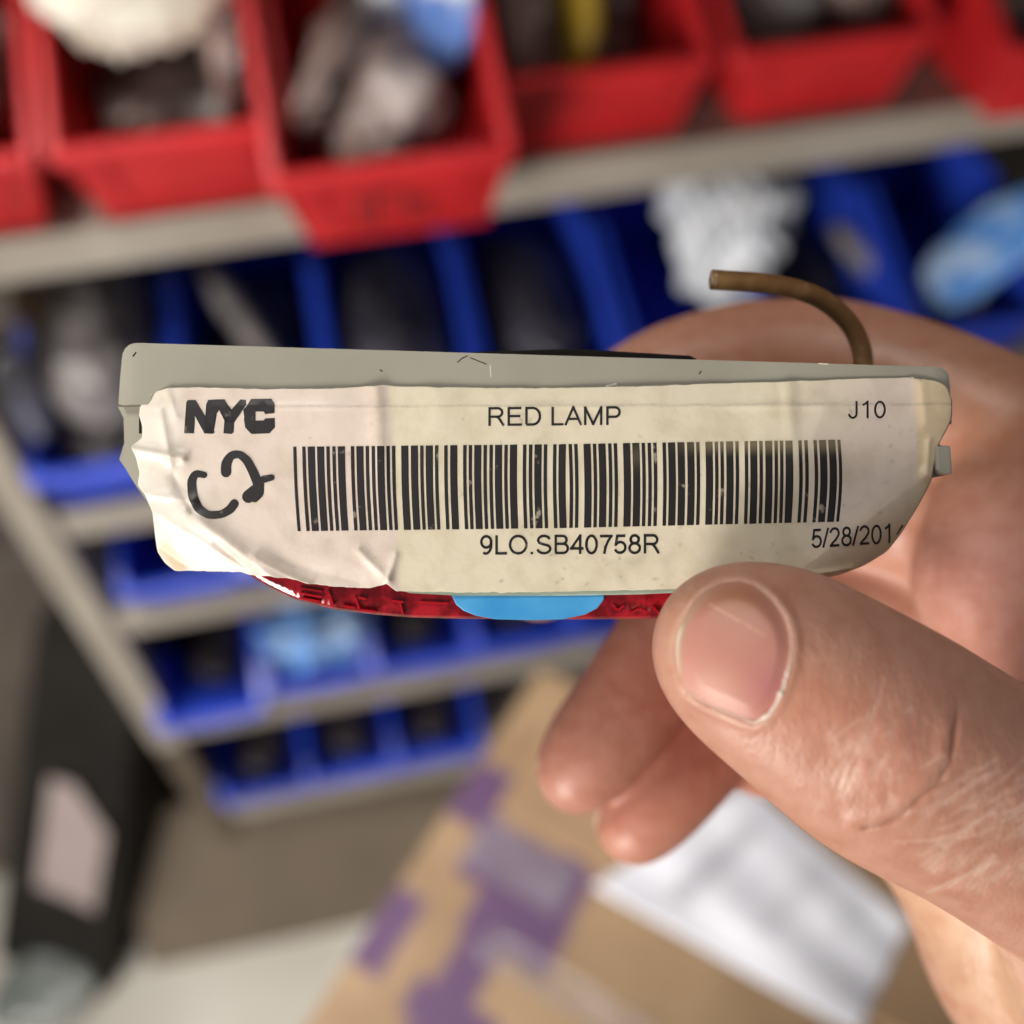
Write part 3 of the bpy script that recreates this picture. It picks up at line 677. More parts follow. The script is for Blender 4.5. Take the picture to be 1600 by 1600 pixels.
def arc_(cx, cy, rx, ry, a0, a1, n=12):
    return [(cx + rx * math.cos(math.radians(a)), cy + ry * math.sin(math.radians(a))) for a in np.linspace(a0, a1, n)]
T, Bm = .676, .04      # centre lines of the top and bottom strokes, em units
GLY = {
 'R': (.722, [[(.12, 0), (.12, T), (.42, T)] + arc_(.43, .515, .165, .161, 90, -90) + [(.12, .354)], [(.36, .354), (.44, .33), (.52, .22), (.655, 0)]]),
 'E': (.667, [[(.60, T), (.12, T), (.12, Bm), (.62, Bm)], [(.12, .37), (.56, .37)]]),
 'D': (.722, [[(.12, Bm), (.12, T), (.36, T)] + arc_(.36, .358, .27, .318, 90, -90, 18) + [(.12, Bm)]]),
 'L': (.556, [[(.11, .716), (.11, Bm), (.52, Bm)]]),
 'A': (.667, [[(.035, 0), (.333, .70), (.632, 0)], [(.14, .245), (.527, .245)]]),
 'M': (.833, [[(.115, 0), (.115, .68), (.416, .04), (.718, .68), (.718, 0)]]),
 'P': (.667, [[(.12, 0), (.12, T), (.40, T)] + arc_(.41, .495, .17, .181, 90, -90) + [(.12, .314)]]),
 '9': (.556, [arc_(.27, .47, .19, .21, 0, 360, 26), [(.46, .47)] + arc_(.25, .37, .21, .335, 20, -118, 14)]),
 'O': (.778, [arc_(.39, .358, .315, .325, 0, 360, 32)]),
 '.': (.278, [[(.14, -.002), (.14, .088)]]),
 'S': (.667, [arc_(.33, .51, .225, .172, 15, 200, 12)[0:11] + [(.16, .42), (.30, .37), (.45, .33)] + arc_(.33, .20, .245, .165, 40, -175, 16)]),
 'B': (.667, [[(.12, Bm), (.12, T), (.37, T)] + arc_(.38, .53, .155, .147, 90, -90) + [(.12, .383)], [(.36, .383), (.40, .383)] + arc_(.41, .211, .175, .171, 90, -90) + [(.10, Bm)]]),
 '4': (.556, [[(.395, 0), (.395, .68), (.05, .205), (.53, .205)]]),
 '0': (.556, [arc_(.277, .352, .2, .325, 0, 360, 28)]),
 '7': (.556, [[(.05, .66), (.49, .66), (.36, .47), (.26, .25), (.215, 0)]]),
 '5': (.556, [[(.475, .665), (.16, .665), (.10, .33), (.16, .39)] + arc_(.27, .235, .205, .2, 110, -160, 18)]),
 '8': (.556, [arc_(.278, .53, .158, .15, 0, 360, 22), arc_(.278, .205, .2, .178, 0, 360, 24)]),
 'J': (.5, [[(.37, .716), (.37, .22)] + arc_(.215, .2, .155, .17, 0, -180, 12)]),
 '1': (.556, [[(.325, 0), (.325, .69), (.24, .61), (.12, .545)]]),
 '/': (.278, [[(.02, -.01), (.26, .72)]]),
 '2': (.556, [arc_(.275, .50, .195, .182, 175, -30, 14) + [(.33, .26), (.17, .13), (.095, .045), (.50, .045)]]),
 ' ': (.278, []),
}
def text_polys(name, body, x0, x1, ycap, ybase, rot, parent, wgt=.088, z=0.045, m=None):
    polys = []; pen = 0.0; W = []
    for ch in body:
        adv, st = GLY[ch]
        for pl in st:
            for i in range(len(pl) - 1):
                a = np.array(pl[i]); b = np.array(pl[i + 1]); d = b - a; l = np.hypot(*d)
                if l < 1e-6: continue
                d = d / l; nn = np.array([-d[1], d[0]]) * wgt / 2
                ea = 0 if i == 0 else wgt * .42; eb = 0 if i == len(pl) - 2 else wgt * .42
                if l < wgt: ea, eb = min(ea, .02), min(eb, .02)
                a2 = a - d * ea; b2 = b + d * eb
                polys.append([(pen + p[0], p[1]) for p in (a2 + nn, b2 + nn, b2 - nn, a2 - nn)])
        pen += adv
    P = np.array([p for q in polys for p in q]); mn, mx = P[:, 0].min(), P[:, 0].max()
    ca, sa = math.cos(rot), math.sin(rot); out = []
    for q in polys:
        o = []
        for (x, y) in q:
            X = (x - mn) / (mx - mn) * (x1 - x0); Y = y / .716 * (ybase - ycap)
            o.append((x0 + X * ca - Y * sa * 0, ybase - Y * ca - X * sa))
        out.append(o)
    return ink_mesh(name, out, parent, z, 6.0, m)
text_polys('printed_text', 'RED LAMP', 763, 970, 636.5, 665.5, 0.008, label, .092)
text_polys('printed_text', '9LO.SB40758R', 750, 1031, 836.5, 866.5, 0.006, label, .098)
text_polys('printed_text', 'J10', 1325, 1384, 627, 654, 0.015, label, .085)
text_polys('printed_text', '5/28/201', 1268, 1392, 826.5, 856.5, 0.065, label, .094)
ink_mesh('printed_text', [[(1400, 836), (1403, 834.5), (1412, 821), (1409, 820)]], label)
# city logo: three heavy fused letters
ink_mesh('city_logo', [
    [(287.5, 677), (291, 628), (294, 625), (306, 625), (303, 677)], [(292, 626), (306, 625), (336, 676), (319, 677)], [(319, 677), (322, 632), (325, 625), (340, 624), (338, 650), (334, 651), (333, 678)],
    [(336, 628), (341, 624), (351, 624), (355, 631), (366, 645), (362, 660), (352, 660)], [(372, 628), (376, 624), (384, 625), (385, 632), (366, 660), (354, 652), (360, 642)], [(351, 652), (366, 652), (365, 675), (362, 678), (349, 677)], [(336, 625), (345, 624), (343, 640), (337, 648)],
    [(383, 638), (392, 623.5), (399, 623.5), (399, 678), (392, 677.5), (383, 668), (381, 655)], [(392, 623.5), (424, 623), (429, 630), (429, 645.5), (414, 647), (412, 643), (399, 643)], [(398, 657), (412, 657), (414, 654), (429, 653), (429.5, 668), (421, 677), (394, 678)], [(380, 640), (390, 630), (392, 650), (382, 655)]], label)
# handwriting
def ribbon(pts, wd):
    pts = np.array(pts, float)
    s = np.concatenate([[0], np.cumsum(np.linalg.norm(np.diff(pts, axis=0), axis=1))]); q = np.linspace(0, s[-1], int(s[-1] / 2.5) + 4)
    # smooth through the points
    x = np.interp(q, s, pts[:, 0]); y = np.interp(q, s, pts[:, 1]); w_ = np.interp(q, s, wd)
    for _ in range(6):
        x[1:-1] = (x[:-2] + 2 * x[1:-1] + x[2:]) / 4; y[1:-1] = (y[:-2] + 2 * y[1:-1] + y[2:]) / 4
    tx, ty = np.gradient(x), np.gradient(y); l = np.hypot(tx, ty); tx, ty = tx / l, ty / l
    a = np.stack([x - ty * w_ / 2, y + tx * w_ / 2], -1); b = np.stack([x + ty * w_ / 2, y - tx * w_ / 2], -1)
    def cap(i, sgn):
        th = math.atan2(ty[i], tx[i]); r = w_[i] / 2
        return [(x[i] + r * math.cos(th + sgn * k), y[i] + r * math.sin(th + sgn * k)) for k in np.linspace(-math.pi / 2, math.pi / 2, 7)[1:-1]]
    endc = cap(-1, -1); th0 = math.atan2(ty[0], tx[0]); r0 = w_[0] / 2
    stc = [(x[0] - r0 * math.cos(th0 + k), y[0] - r0 * math.sin(th0 + k)) for k in np.linspace(-math.pi / 2, math.pi / 2, 7)[1:-1]]
    return a, b, endc, stc
bm = bmesh.new()
def put_ribbon(pts, wd, dz=0):
    a, b, endc, stc = ribbon(pts, wd)
    va = [bm.verts.new((p[0], p[1], 0)) for p in a]; vb = [bm.verts.new((p[0], p[1], 0)) for p in b]
    for i in range(len(a) - 1): bm.faces.new((va[i], va[i + 1], vb[i + 1], vb[i]))
    ve = [bm.verts.new((p[0], p[1], 0)) for p in endc]; bm.faces.new([va[-1]] + ve + [vb[-1]])
    vs = [bm.verts.new((p[0], p[1], 0)) for p in stc]; bm.faces.new([vb[0]] + vs[::-1] + [va[0]])
put_ribbon([(319, 742), (305, 739), (299, 752), (301, 775), (310, 795), (326, 805), (346, 804), (360, 796), (366, 787)], [10, 11.5, 14, 15, 14, 12, 12, 14, 14])
put_ribbon([(353, 738), (353, 724), (361, 711), (374, 709), (386, 719), (396, 738), (404, 758), (404, 770), (398, 778)], [16, 16, 13, 12, 14, 15, 16, 18, 14])
h1 = finish_ink('handwriting', bm, label, 0.05, 6)
bm = bmesh.new()
put_ribbon([(406, 758), (398, 768), (388, 776)], [14, 20, 20]); 
h2 = finish_ink('handwriting', bm, label, 0.056, 6)
bm = bmesh.new(); put_ribbon([(400, 752), (412, 749), (424, 746)], [9, 11, 10])
finish_ink('handwriting', bm, label, 0.062, 6)

# round blue sticker on the lens and the pale tape edge above it
pts = [(705, 918), (706, 932), (712, 945), (724, 955), (744, 963), (775, 968.5), (830, 970), (880, 968.5), (915, 961), (934, 951), (944, 938), (946, 918)]
bm = bmesh.new(); add_prism(bm, [XY(*p) for p in pts], 2, -0.0010, -0.00055)
M['sticker'] = mat('blue_sticker', (0.035, 0.25, 0.54), 0.38, (0.08, 0.34, 0.64), 110, bump=0.05, bscale=900)
bevel(from_bm('blue_sticker', bm, M['sticker'], lamp), 0.0001, 2)
tp = [(612, 918), (700, 918), (1080, 914), (1092, 917), (1085, 925), (1000, 929), (880, 931), (720, 931), (640, 927)]
bm = bmesh.new(); add_prism(bm, [XY(*p) for p in tp], 2, -0.0004, -0.00025)
from_bm('tape_edge', bm, mat('old_tape', (0.50, 0.58, 0.46), 0.2, (0.42, 0.50, 0.40), 200, Alpha=0.8), lamp)

# wire out of the back
def tube(name, P, rad, m, parent, seg=20, cap=True):
    P = np.array(P, float); V = []; Fc = []
    T = np.gradient(P, axis=0); T /= np.linalg.norm(T, axis=1)[:, None]
    up = np.array([0, 0, 1.0])
    for i, (p, t) in enumerate(zip(P, T)):
        a = np.cross(t, up); a /= np.linalg.norm(a); b = np.cross(a, t)
        r = rad[i] if np.ndim(rad) else rad
        for k in range(seg):
            th = 2 * math.pi * k / seg; V.append(p + r * (a * math.cos(th) + b * math.sin(th)))
    for i in range(len(P) - 1):
        for k in range(seg): Fc.append((i * seg + k, i * seg + (k + 1) % seg, (i + 1) * seg + (k + 1) % seg, (i + 1) * seg + k))
    if cap: Fc += [tuple(range(seg))[::-1], tuple((len(P) - 1) * seg + k for k in range(seg))]
    return mesh_obj(name, V, Fc, m, parent, True)
wp = np.array([(1112, 437, -9), (1150, 439, -9.3), (1195, 442, -9.8), (1240, 450, -10.5), (1278, 463, -11.5), (1308, 484, -12.5), (1330, 508, -13.5), (1343, 533, -14), (1349, 560, -14.5), (1350, 600, -14.5)], float)
q = np.linspace(0, len(wp) - 1, 60)
from_i = np.arange(len(wp))
W3 = np.stack([np.interp(q, from_i, wp[:, k]) for k in range(3)], -1)
for _ in range(8): W3[1:-1] = (W3[:-2] + 2 * W3[1:-1] + W3[2:]) / 4
WM = L3(W3[:, 0], W3[:, 1], W3[:, 2])
M['wire'] = mat('brown_insulation', (0.15, 0.070, 0.022), 0.42, (0.22, 0.12, 0.045), 350, (0.5, 0.68), bump=0.15, bscale=700)
wire = tube('wire', WM, 0.00128, M['wire'], lamp)
dirw = WM[0] - WM[1]; dirw /= np.linalg.norm(dirw)
tube('conductor', [WM[0] + dirw * 0.00002, WM[0] + dirw * 0.00012], 0.0009, mat('dark_copper', (0.30, 0.22, 0.17), 0.5), wire)
# little marks on the housing
WS = mat('white_scuff', (0.62, 0.6, 0.52), 0.5)
for pts, wd, m_ in (([(208, 556), (212, 551)], 2.2, M['black']), ([(715, 566), (722, 560), (730, 556)], 1.4, M['black']), ([(735, 559), (752, 566), (760, 569)], 1.0, M['black']), ([(594, 578), (597, 580)], 1.8, M['black']), ([(1093, 584), (1095, 580)], 1.8, M['black']),
                    ([(766, 571), (767, 588)], 1.3, WS), ([(948, 603), (962, 600)], 3.0, WS), ([(1280, 568), (1293, 569)], 2.0, WS)):
    bm = bmesh.new(); stroke(pts, wd, -0.6 if pts[0][0] < 220 else -0.01, 0.03 if pts[0][0] > 220 else -0.02)
    from_bm('scuff', bm, m_, lamp)

# ================================================================== the hand (mm in the near frame)
hand = None
def N3(px, py, z):
    k = (123.0 - z) / 1600.0
    return np.array([(px - 800) * k, (800 - py) * k, z])
H = 0.38
LO = np.array([-8.0, -96.0, -82.0]); HI = np.array([112.0, 36.0, 24.0])
NS = np.ceil((HI - LO) / H).astype(int)
AX = [(LO[i] + H * np.arange(NS[i])).astype(np.float32) for i in range(3)]
def smin(a, b, k):
    h = np.clip(k - np.abs(a - b), 0, None) / k
    return np.minimum(a, b) - h * h * k * 0.25
class Fld:
    def __init__(s): s.D = np.full(tuple(NS), 30.0, np.float32)
    def cone(s, a, b, ra, rb, k=1.5, kz=1.0):
        a = np.asarray(a, np.float32); b = np.asarray(b, np.float32)
        pad = max(ra, rb) + 7
        lo = np.maximum(((np.minimum(a, b) - pad - LO) / H).astype(int), 0); hi = np.minimum(((np.maximum(a, b) + pad - LO) / H).astype(int) + 2, NS)
        if (hi <= lo).any(): return
        X = AX[0][lo[0]:hi[0]][:, None, None]; Y = AX[1][lo[1]:hi[1]][None, :, None]; Z = AX[2][lo[2]:hi[2]][None, None, :]
        d = cone_sdf(X, Y, Z, a, b, ra, rb, kz)
        sl = tuple(slice(l, h) for l, h in zip(lo, hi))
        s.D[sl] = smin(s.D[sl], d, k)
def cone_sdf(X, Y, Z, a, b, ra, rb, kz):
    ab = b - a; l2 = float(ab @ ab) + 1e-9
    t = np.clip(((X - a[0]) * ab[0] + (Y - a[1]) * ab[1] + (Z - a[2]) * ab[2]) / l2, 0, 1)
    return np.sqrt((X - a[0] - t * ab[0]) ** 2 + (Y - a[1] - t * ab[1]) ** 2 + ((Z - a[2] - t * ab[2]) * kz) ** 2) - (ra + (rb - ra) * t)
def chain(pts, k=1.5, kz=1.0, dens=3):
    """pts: (px, py, z mm, radius in photo pixels) -> list of cones, splined"""
    A = []
    for px, py, z, rp in pts: A.append(list(N3(px, py, z)) + [rp * (123.0 - z) / 1600.0])
    A = np.array(A); q = np.linspace(0, len(A) - 1, (len(A) - 1) * dens + 1)
    B = np.stack([np.interp(q, np.arange(len(A)), A[:, i]) for i in range(4)], -1)
    for _ in range(2): B[1:-1] = (B[:-2] + 2 * B[1:-1] + B[2:]) / 4
    return [(B[i, :3], B[i + 1, :3], B[i, 3], B[i + 1, 3], k, kz) for i in range(len(B) - 1)]
TZ = 1.36
THUMB = chain([(1132, 1004, 8.3, 97), (1168, 1022, 8.6, 125), (1215, 1044, 8.8, 140), (1270, 1080, 9.0, 148), (1330, 1122, 8.6, 158), (1385, 1160, 7.6, 166), (1440, 1192, 6.4, 166), (1530, 1240, 4.0, 165), (1640, 1300, 0, 178), (1790, 1385, -7, 195)], 3.0, TZ)
INDEX = chain([(842, 900, -47.5, 68), (868, 845, -48, 78), (915, 735, -49, 84), (975, 640, -50, 86), (1070, 585, -51, 86), (1180, 562, -51.5, 87), (1260, 560, -51, 90), (1340, 575, -49, 93), (1450, 610, -44, 96), (1560, 668, -38, 106), (1680, 740, -32, 122)], 2.0)
MIDDLE = chain([(902, 1207, -43, 62), (930, 1165, -43.5, 72), (975, 1110, -44, 77), (1035, 1025, -46, 84), (1110, 915, -50, 86), (1200, 810, -53, 88), (1300, 770, -52, 92), (1450, 810, -46, 100), (1620, 900, -38, 118)], 2.0)
RING = chain([(990, 1290, -49, 58), (1020, 1255, -49.5, 67), (1065, 1205, -50, 72), (1130, 1120, -52, 78), (1210, 1010, -55, 82), (1310, 940, -56, 86), (1450, 960, -50, 98), (1620, 1040, -42, 115)], 2.0)
PINKY = chain([(1188, 1196, -52, 48), (1225, 1165, -53, 58), (1290, 1110, -55, 66), (1400, 1080, -54, 76), (1520, 1130, -48, 92), (1640, 1200, -40, 115)], 2.0)
PALM = [(N3(1690, 740, -31), N3(1640, 1010, -32), 11.5, 12.5, 6, 1), (N3(1640, 1010, -32), N3(1650, 1250, -34), 12.5, 15, 6, 1), (N3(1545, 905, -29), N3(1640, 1000, -28), 11.0, 13.0, 6, 1),
        (N3(1565, 800, -31), N3(1700, 800, -26), 9.5, 14.0, 6, 1), (N3(1750, 820, -22), N3(1830, 1100, -16), 14, 17, 8, 1), (N3(1830, 1100, -16), N3(1790, 1385, -10), 17, 16, 8, 1),
        (N3(1700, 1000, -24), N3(1800, 1250, -18), 16, 18, 8, 1),
        (N3(1522, 1300, -36), N3(1640, 1480, -36), 15.2, 17.5, 5, 1), (N3(1640, 1480, -36), N3(1850, 1800, -36), 17.5, 22, 5, 1), (N3(1650, 1250, -36), N3(1900, 1500, -30), 17, 22, 8, 1),
        (N3(1655, 1395, -12), N3(1760, 1560, -16), 9.8, 12.5, 3, 1), (N3(1760, 1560, -16), N3(1960, 1800, -24), 12.5, 19, 5, 1), (N3(1790, 1385, -10), N3(1960, 1700, -22), 15, 20, 8, 1),
        (N3(1318, 1232, -40), N3(1400, 1250, -40), 4.9, 9.0, 4, 1), (N3(1400, 1250, -40), N3(1522, 1300, -36), 9, 14, 4, 1),
        (N3(1900, 1600, -28), N3(2250, 2050, -30), 22, 24, 8, .9)]
acc = Fld()
for c_ in PALM: acc.cone(*c_[:4], k=c_[4], kz=c_[5])
for fing, kk in ((PINKY, 3.0), (RING, 3.0), (MIDDLE, 3.0), (INDEX, 4.0), (THUMB, 4.0)):
    f = Fld()
    for c_ in fing: f.cone(*c_[:4], k=c_[4], kz=c_[5])
    acc.D = smin(acc.D, f.D, kk if kk < 4 else 4.0) if fing is not PINKY else smin(acc.D, f.D, 3.0)
    if fing is THUMB: pass

def surface_nets(D, lo, h):
    s = D < 0
    c = np.zeros(tuple(np.array(D.shape) - 1), np.int8)
    for i in (0, 1):
        for j in (0, 1):
            for k in (0, 1): c += s[i:D.shape[0] - 1 + i, j:D.shape[1] - 1 + j, k:D.shape[2] - 1 + k]
    act = np.argwhere((c > 0) & (c < 8))
    idx = np.full(c.shape, -1, np.int32); idx[tuple(act.T)] = np.arange(len(act))
    corners = np.array([(i, j, k) for i in (0, 1) for j in (0, 1) for k in (0, 1)])
    vals = [D[tuple((act + o).T)] for o in corners]
    pos = np.zeros((len(act), 3)); cnt = np.zeros(len(act))
    for a in range(8):
        for b in range(a + 1, 8):
            if np.abs(corners[a] - corners[b]).sum() != 1: continue
            m = (vals[a] < 0) != (vals[b] < 0)
            t = vals[a][m] / (vals[a][m] - vals[b][m])
            pos[m] += corners[a] + t[:, None] * (corners[b] - corners[a]); cnt[m] += 1
    V = lo + h * (act + pos / cnt[:, None])
    Q = []
    for ax in range(3):
        sl0 = [slice(None)] * 3; sl1 = [slice(None)] * 3
        sl0[ax] = slice(0, -1); sl1[ax] = slice(1, None)
        e = np.argwhere(s[tuple(sl0)] != s[tuple(sl1)])
        o1, o2 = [i for i in range(3) if i != ax]
        e = e[(e[:, o1] > 0) & (e[:, o2] > 0) & (e[:, o1] < D.shape[o1] - 1) & (e[:, o2] < D.shape[o2] - 1)]
        u1 = np.zeros(3, int); u1[o1] = 1; u2 = np.zeros(3, int); u2[o2] = 1
        q = np.stack([idx[tuple((e - u1 - u2).T)], idx[tuple((e - u2).T)], idx[tuple(e.T)], idx[tuple((e - u1).T)]], -1)
        inside = s[tuple(e.T)]
        flip = inside if ax != 1 else ~inside
        q[~flip] = q[~flip][:, ::-1]
        Q.append(q)
    return V, np.concatenate(Q)
# close the wrist at the edge of the grid
acc.D[-1] = acc.D[:, 0] = 1.0; acc.D[0] = 1.0; acc.D[:, -1] = 1.0; acc.D[:, :, 0] = 1.0; acc.D[:, :, -1] = 1.0
HV, HQ = surface_nets(acc.D, LO, H)
del acc, f

def normals(V, Q):
    n = np.cross(V[Q[:, 2]] - V[Q[:, 0]], V[Q[:, 3]] - V[Q[:, 1]])
    N = np.zeros_like(V)
    for i in range(4):
        for k in range(3): N[:, k] += np.bincount(Q[:, i], weights=n[:, k], minlength=len(V))
    return N / (np.linalg.norm(N, axis=1)[:, None] + 1e-9)
# refine the thumb's visible skin: split its quads in four
def refine(V, Q, sel):
    qs = Q[sel]; keep = Q[~sel]
    E = np.sort(np.concatenate([qs[:, [0, 1]], qs[:, [1, 2]], qs[:, [2, 3]], qs[:, [3, 0]]]), axis=1)
    key = E[:, 0].astype(np.int64) * len(V) + E[:, 1]
    uk, inv = np.unique(key, return_inverse=True)
    mid = (V[uk // len(V)] + V[uk % len(V)]) / 2
    ctr = V[qs].mean(1)
    n = len(qs); m0 = len(V); c0 = m0 + len(mid)
    e = (inv.reshape(4, n) + m0); cc = c0 + np.arange(n)
    out = [np.stack([qs[:, 0], e[0], cc, e[3]], -1), np.stack([e[0], qs[:, 1], e[1], cc], -1), np.stack([cc, e[1], qs[:, 2], e[2]], -1), np.stack([e[3], cc, e[2], qs[:, 3]], -1)]
    # neighbours that kept one edge get the midpoint too (n-gons), so the surface stays closed
    lut = dict(zip(uk.tolist(), range(m0, m0 + len(uk))))
    polys = []
    kk = [np.sort(keep[:, [i, (i + 1) % 4]], axis=1) for i in range(4)]
    kk = [a[:, 0].astype(np.int64) * len(V) + a[:, 1] for a in kk]
    hit = np.stack([np.isin(a, uk) for a in kk], -1)
    anyh = hit.any(1)
    for f_, h_, ks in zip(keep[anyh], hit[anyh], np.stack(kk, -1)[anyh]):
        p = []
        for i in range(4):
            p.append(int(f_[i]))
            if h_[i]: p.append(lut[int(ks[i])])
        polys.append(tuple(p))
    return np.concatenate([V, mid, ctr]), np.concatenate([keep[~anyh]] + out), polys
def proj(V):
    k = 1600.0 / (123.0 - V[:, 2]); return 800 + V[:, 0] * k, 800 - V[:, 1] * k
px_, py_ = proj(HV); NN = normals(HV, HQ)
vis = (HV[:, 2] > -6) & (NN[:, 2] > -0.25) & (px_ < 1660) & (py_ < 1520)
sel = vis[HQ].all(1)
HV, HQ, HP = refine(HV, HQ, sel)
NN = normals(HV, HQ)
px_, py_ = proj(HV)
on = ((HV[:, 2] > -3) & (NN[:, 2] > -0.1)).astype(float)

NAIL = np.array([(1153, 908), (1128, 912), (1104, 925), (1083, 946), (1066, 974), (1058, 1002), (1058, 1032), (1063, 1056), (1074, 1080), (1093, 1094), (1116, 1105), (1140, 1114), (1160, 1123), (1178, 1129), (1196, 1119), (1210, 1101), (1222, 1075), (1231, 1045), (1236, 1012), (1234, 990), (1226, 966), (1212, 945), (1196, 928), (1176, 914)], float)
def poly_dist(x, y, P):
    d = np.full(len(x), 1e9); ins = np.zeros(len(x), bool)
    for (xa, ya), (xb, yb) in zip(P, np.roll(P, -1, axis=0)):
        q, _ = segd(x, y, (xa, ya), (xb, yb)); d = np.minimum(d, q)
        c_ = ((ya > y) != (yb > y)) & (x < (xb - xa) * (y - ya) / (yb - ya + 1e-12) + xa); ins ^= c_
    return np.where(ins, -d, d)
dn = np.full(len(HV), 99.0)
near = (on > 0) & (px_ > 1010) & (px_ < 1300) & (py_ > 870) & (py_ < 1180)
dn[near] = poly_dist(px_[near], py_[near], NAIL)
# how far round towards the free edge (left and upper left of the nail)
ang = np.arctan2(-(py_ - 1015), px_ - 1145)
free = np.exp(-((np.abs(np.angle(np.exp(1j * (ang - 2.75))))) / 0.75) ** 2)
disp = np.zeros(len(HV))
disp += -0.55 * sstep(2, -10, dn) * (dn < 20)
disp += (0.24 * np.exp(-((dn - 8) / 9.0) ** 2)) * (1 - 0.9 * free) * (dn < 60)
disp += -0.25 * np.exp(-((dn - 2) / 5.0) ** 2) * free
# joint creases and knuckle pad
def polyd(x, y, pts):
    d = np.full(len(x), 1e9)
    for a, b in zip(pts[:-1], pts[1:]):
        q, _ = segd(x, y, a, b); d = np.minimum(d, q)
    return d
tsel = (on > 0) & (px_ > 1200)
TX, TY = px_[tsel], py_[tsel]
dd = np.zeros(tsel.sum())
main_cr = [(1496, 1098), (1494, 1130), (1490, 1160), (1485, 1190), (1470, 1216), (1438, 1246), (1412, 1272), (1382, 1286), (1350, 1293)]
q = polyd(TX, TY, main_cr); fade = sstep(1085, 1140, TY)
wv_ = 0.75 + 0.35 * np.sin(TX / 9.0) * np.sin(TY / 13.0 + 1)
dd += -0.34 * np.exp(-(q / (5.0 * wv_)) ** 2) * fade * wv_
dd += 0.62 * np.exp(-((TX - 1398) ** 2 + (TY - 1188) ** 2) / 72.0 ** 2)              # pad in front of the crease
q2 = polyd(TX + 17, TY + 10, main_cr); dd += 0.30 * np.exp(-(q2 / 15.0) ** 2) * fade
wr = np.random.RandomState(21)
lines = [([(1378, 1062), (1364, 1112), (1350, 1140), (1318, 1205), (1308, 1232)], .20, 2.6), ([(1368, 1140), (1340, 1185), (1320, 1238)], .18, 2.4), ([(1345, 1125), (1300, 1160)], .08, 2.4),
         ([(1356, 1292), (1390, 1286), (1430, 1268)], .2, 2.6), ([(1400, 1318), (1460, 1316), (1520, 1300)], .16, 2.8), ([(1600, 1190), (1560, 1235), (1500, 1290)], .18, 2.8),
         ([(1580, 1250), (1530, 1290), (1470, 1325)], .18, 2.8), ([(1470, 1180), (1440, 1200)], .1, 2.4)]
for _ in range(84):                                                                   # fan of fine wrinkles behind the joint
    x0, y0 = wr.uniform(1440, 1640), wr.uniform(1215, 1400); a = math.radians(wr.normal(-38 + (x0 - 1520) * -0.06, 8)); ln = wr.uniform(25, 80)
    lines.append(([(x0, y0), (x0 + ln * math.cos(a) * .5, y0 + ln * math.sin(a) * .5 + wr.normal(0, 2)), (x0 + ln * math.cos(a), y0 + ln * math.sin(a))], wr.uniform(.05, .15), wr.uniform(1.8, 3.2)))
for _ in range(90):                                                                   # short ones on the knuckle
    x0, y0 = wr.normal(1365, 45), wr.normal(1190, 45); a = math.radians(wr.normal(112, 14)); ln = wr.uniform(8, 34)
    lines.append(([(x0, y0), (x0 + ln * math.cos(a), y0 + ln * math.sin(a))], wr.uniform(.04, .11), wr.uniform(1.7, 2.6)))
for pts, am, wd in lines: dd += -0.55 * am * np.exp(-(polyd(TX, TY, pts) / wd) ** 2)
disp[tsel] += dd
# shallow finger joint folds on the rest
HV = HV + NN * (disp * on)[:, None]

# skin colour: warm base, redder pads and joints, plus light and shade painted in
tone = np.tile(np.array([0.465, 0.238, 0.168]), (len(HV), 1))
def flush_and_shading(c, rad, col_, amt, zc=None):
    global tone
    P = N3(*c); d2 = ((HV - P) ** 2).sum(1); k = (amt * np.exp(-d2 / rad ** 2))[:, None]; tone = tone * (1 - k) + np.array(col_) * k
flush_and_shading((1260, 1105, 16), 4, (0.50, 0.20, 0.12), 0.55); flush_and_shading((1400, 1150, 17), 6, (0.56, 0.25, 0.18), 0.5)
flush_and_shading((905, 1200, -38), 8, (0.55, 0.22, 0.16), 0.4); flush_and_shading((990, 1280, -44), 8, (0.55, 0.20, 0.14), 0.5); flush_and_shading((1045, 1090, -40), 9, (0.38, 0.11, 0.07), 0.8); flush_and_shading((1100, 1170, -46), 12, (0.36, 0.095, 0.06), 0.85)  # last two: flush plus the shade between the curled fingers, painted dark
flush_and_shading((1540, 880, -18), 12, (0.62, 0.30, 0.25), 0.8); flush_and_shading((1590, 980, -16), 10, (0.60, 0.31, 0.25), 0.6)
flush_and_shading((1180, 530, -42), 14, (0.36, 0.155, 0.09), 0.7); flush_and_shading((1380, 560, -40), 12, (0.36, 0.165, 0.09), 0.6); flush_and_shading((1560, 640, -30), 14, (0.36, 0.165, 0.095), 0.7)  # shade on the index finger painted as darker skin
flush_and_shading((1450, 1420, -20), 14, (0.66, 0.42, 0.26), 0.9); flush_and_shading((1560, 1540, -20), 14, (0.66, 0.42, 0.27), 0.9); flush_and_shading((1600, 1500, -8), 7, (0.66, 0.40, 0.31), 0.8)  # light on the heel of the hand painted as paler skin
k = (np.exp(-((dn - 4) / 5.0) ** 2) * (1 - free) * (dn < 40) * 0.12)[:, None]; tone = tone * (1 - k) + np.array([0.70, 0.50, 0.40]) * k
k = (np.exp(-(np.clip(dn, 0, None) / 14.0) ** 2) * free * (dn < 60) * 0.5)[:, None]; tone = tone * (1 - k) + np.array([0.66, 0.44, 0.30]) * k
for pts, am, wd in lines:                                                             # dry pale ridges beside the wrinkles
    if am < 0.07: continue
    qd = np.zeros(len(HV)); qd[tsel] = np.exp(-(polyd(TX + 3, TY + 2, pts) / 3.0) ** 2)
    tone = tone * (1 - 0.30 * qd[:, None]) + np.array([0.74, 0.54, 0.44]) * 0.30 * qd[:, None]
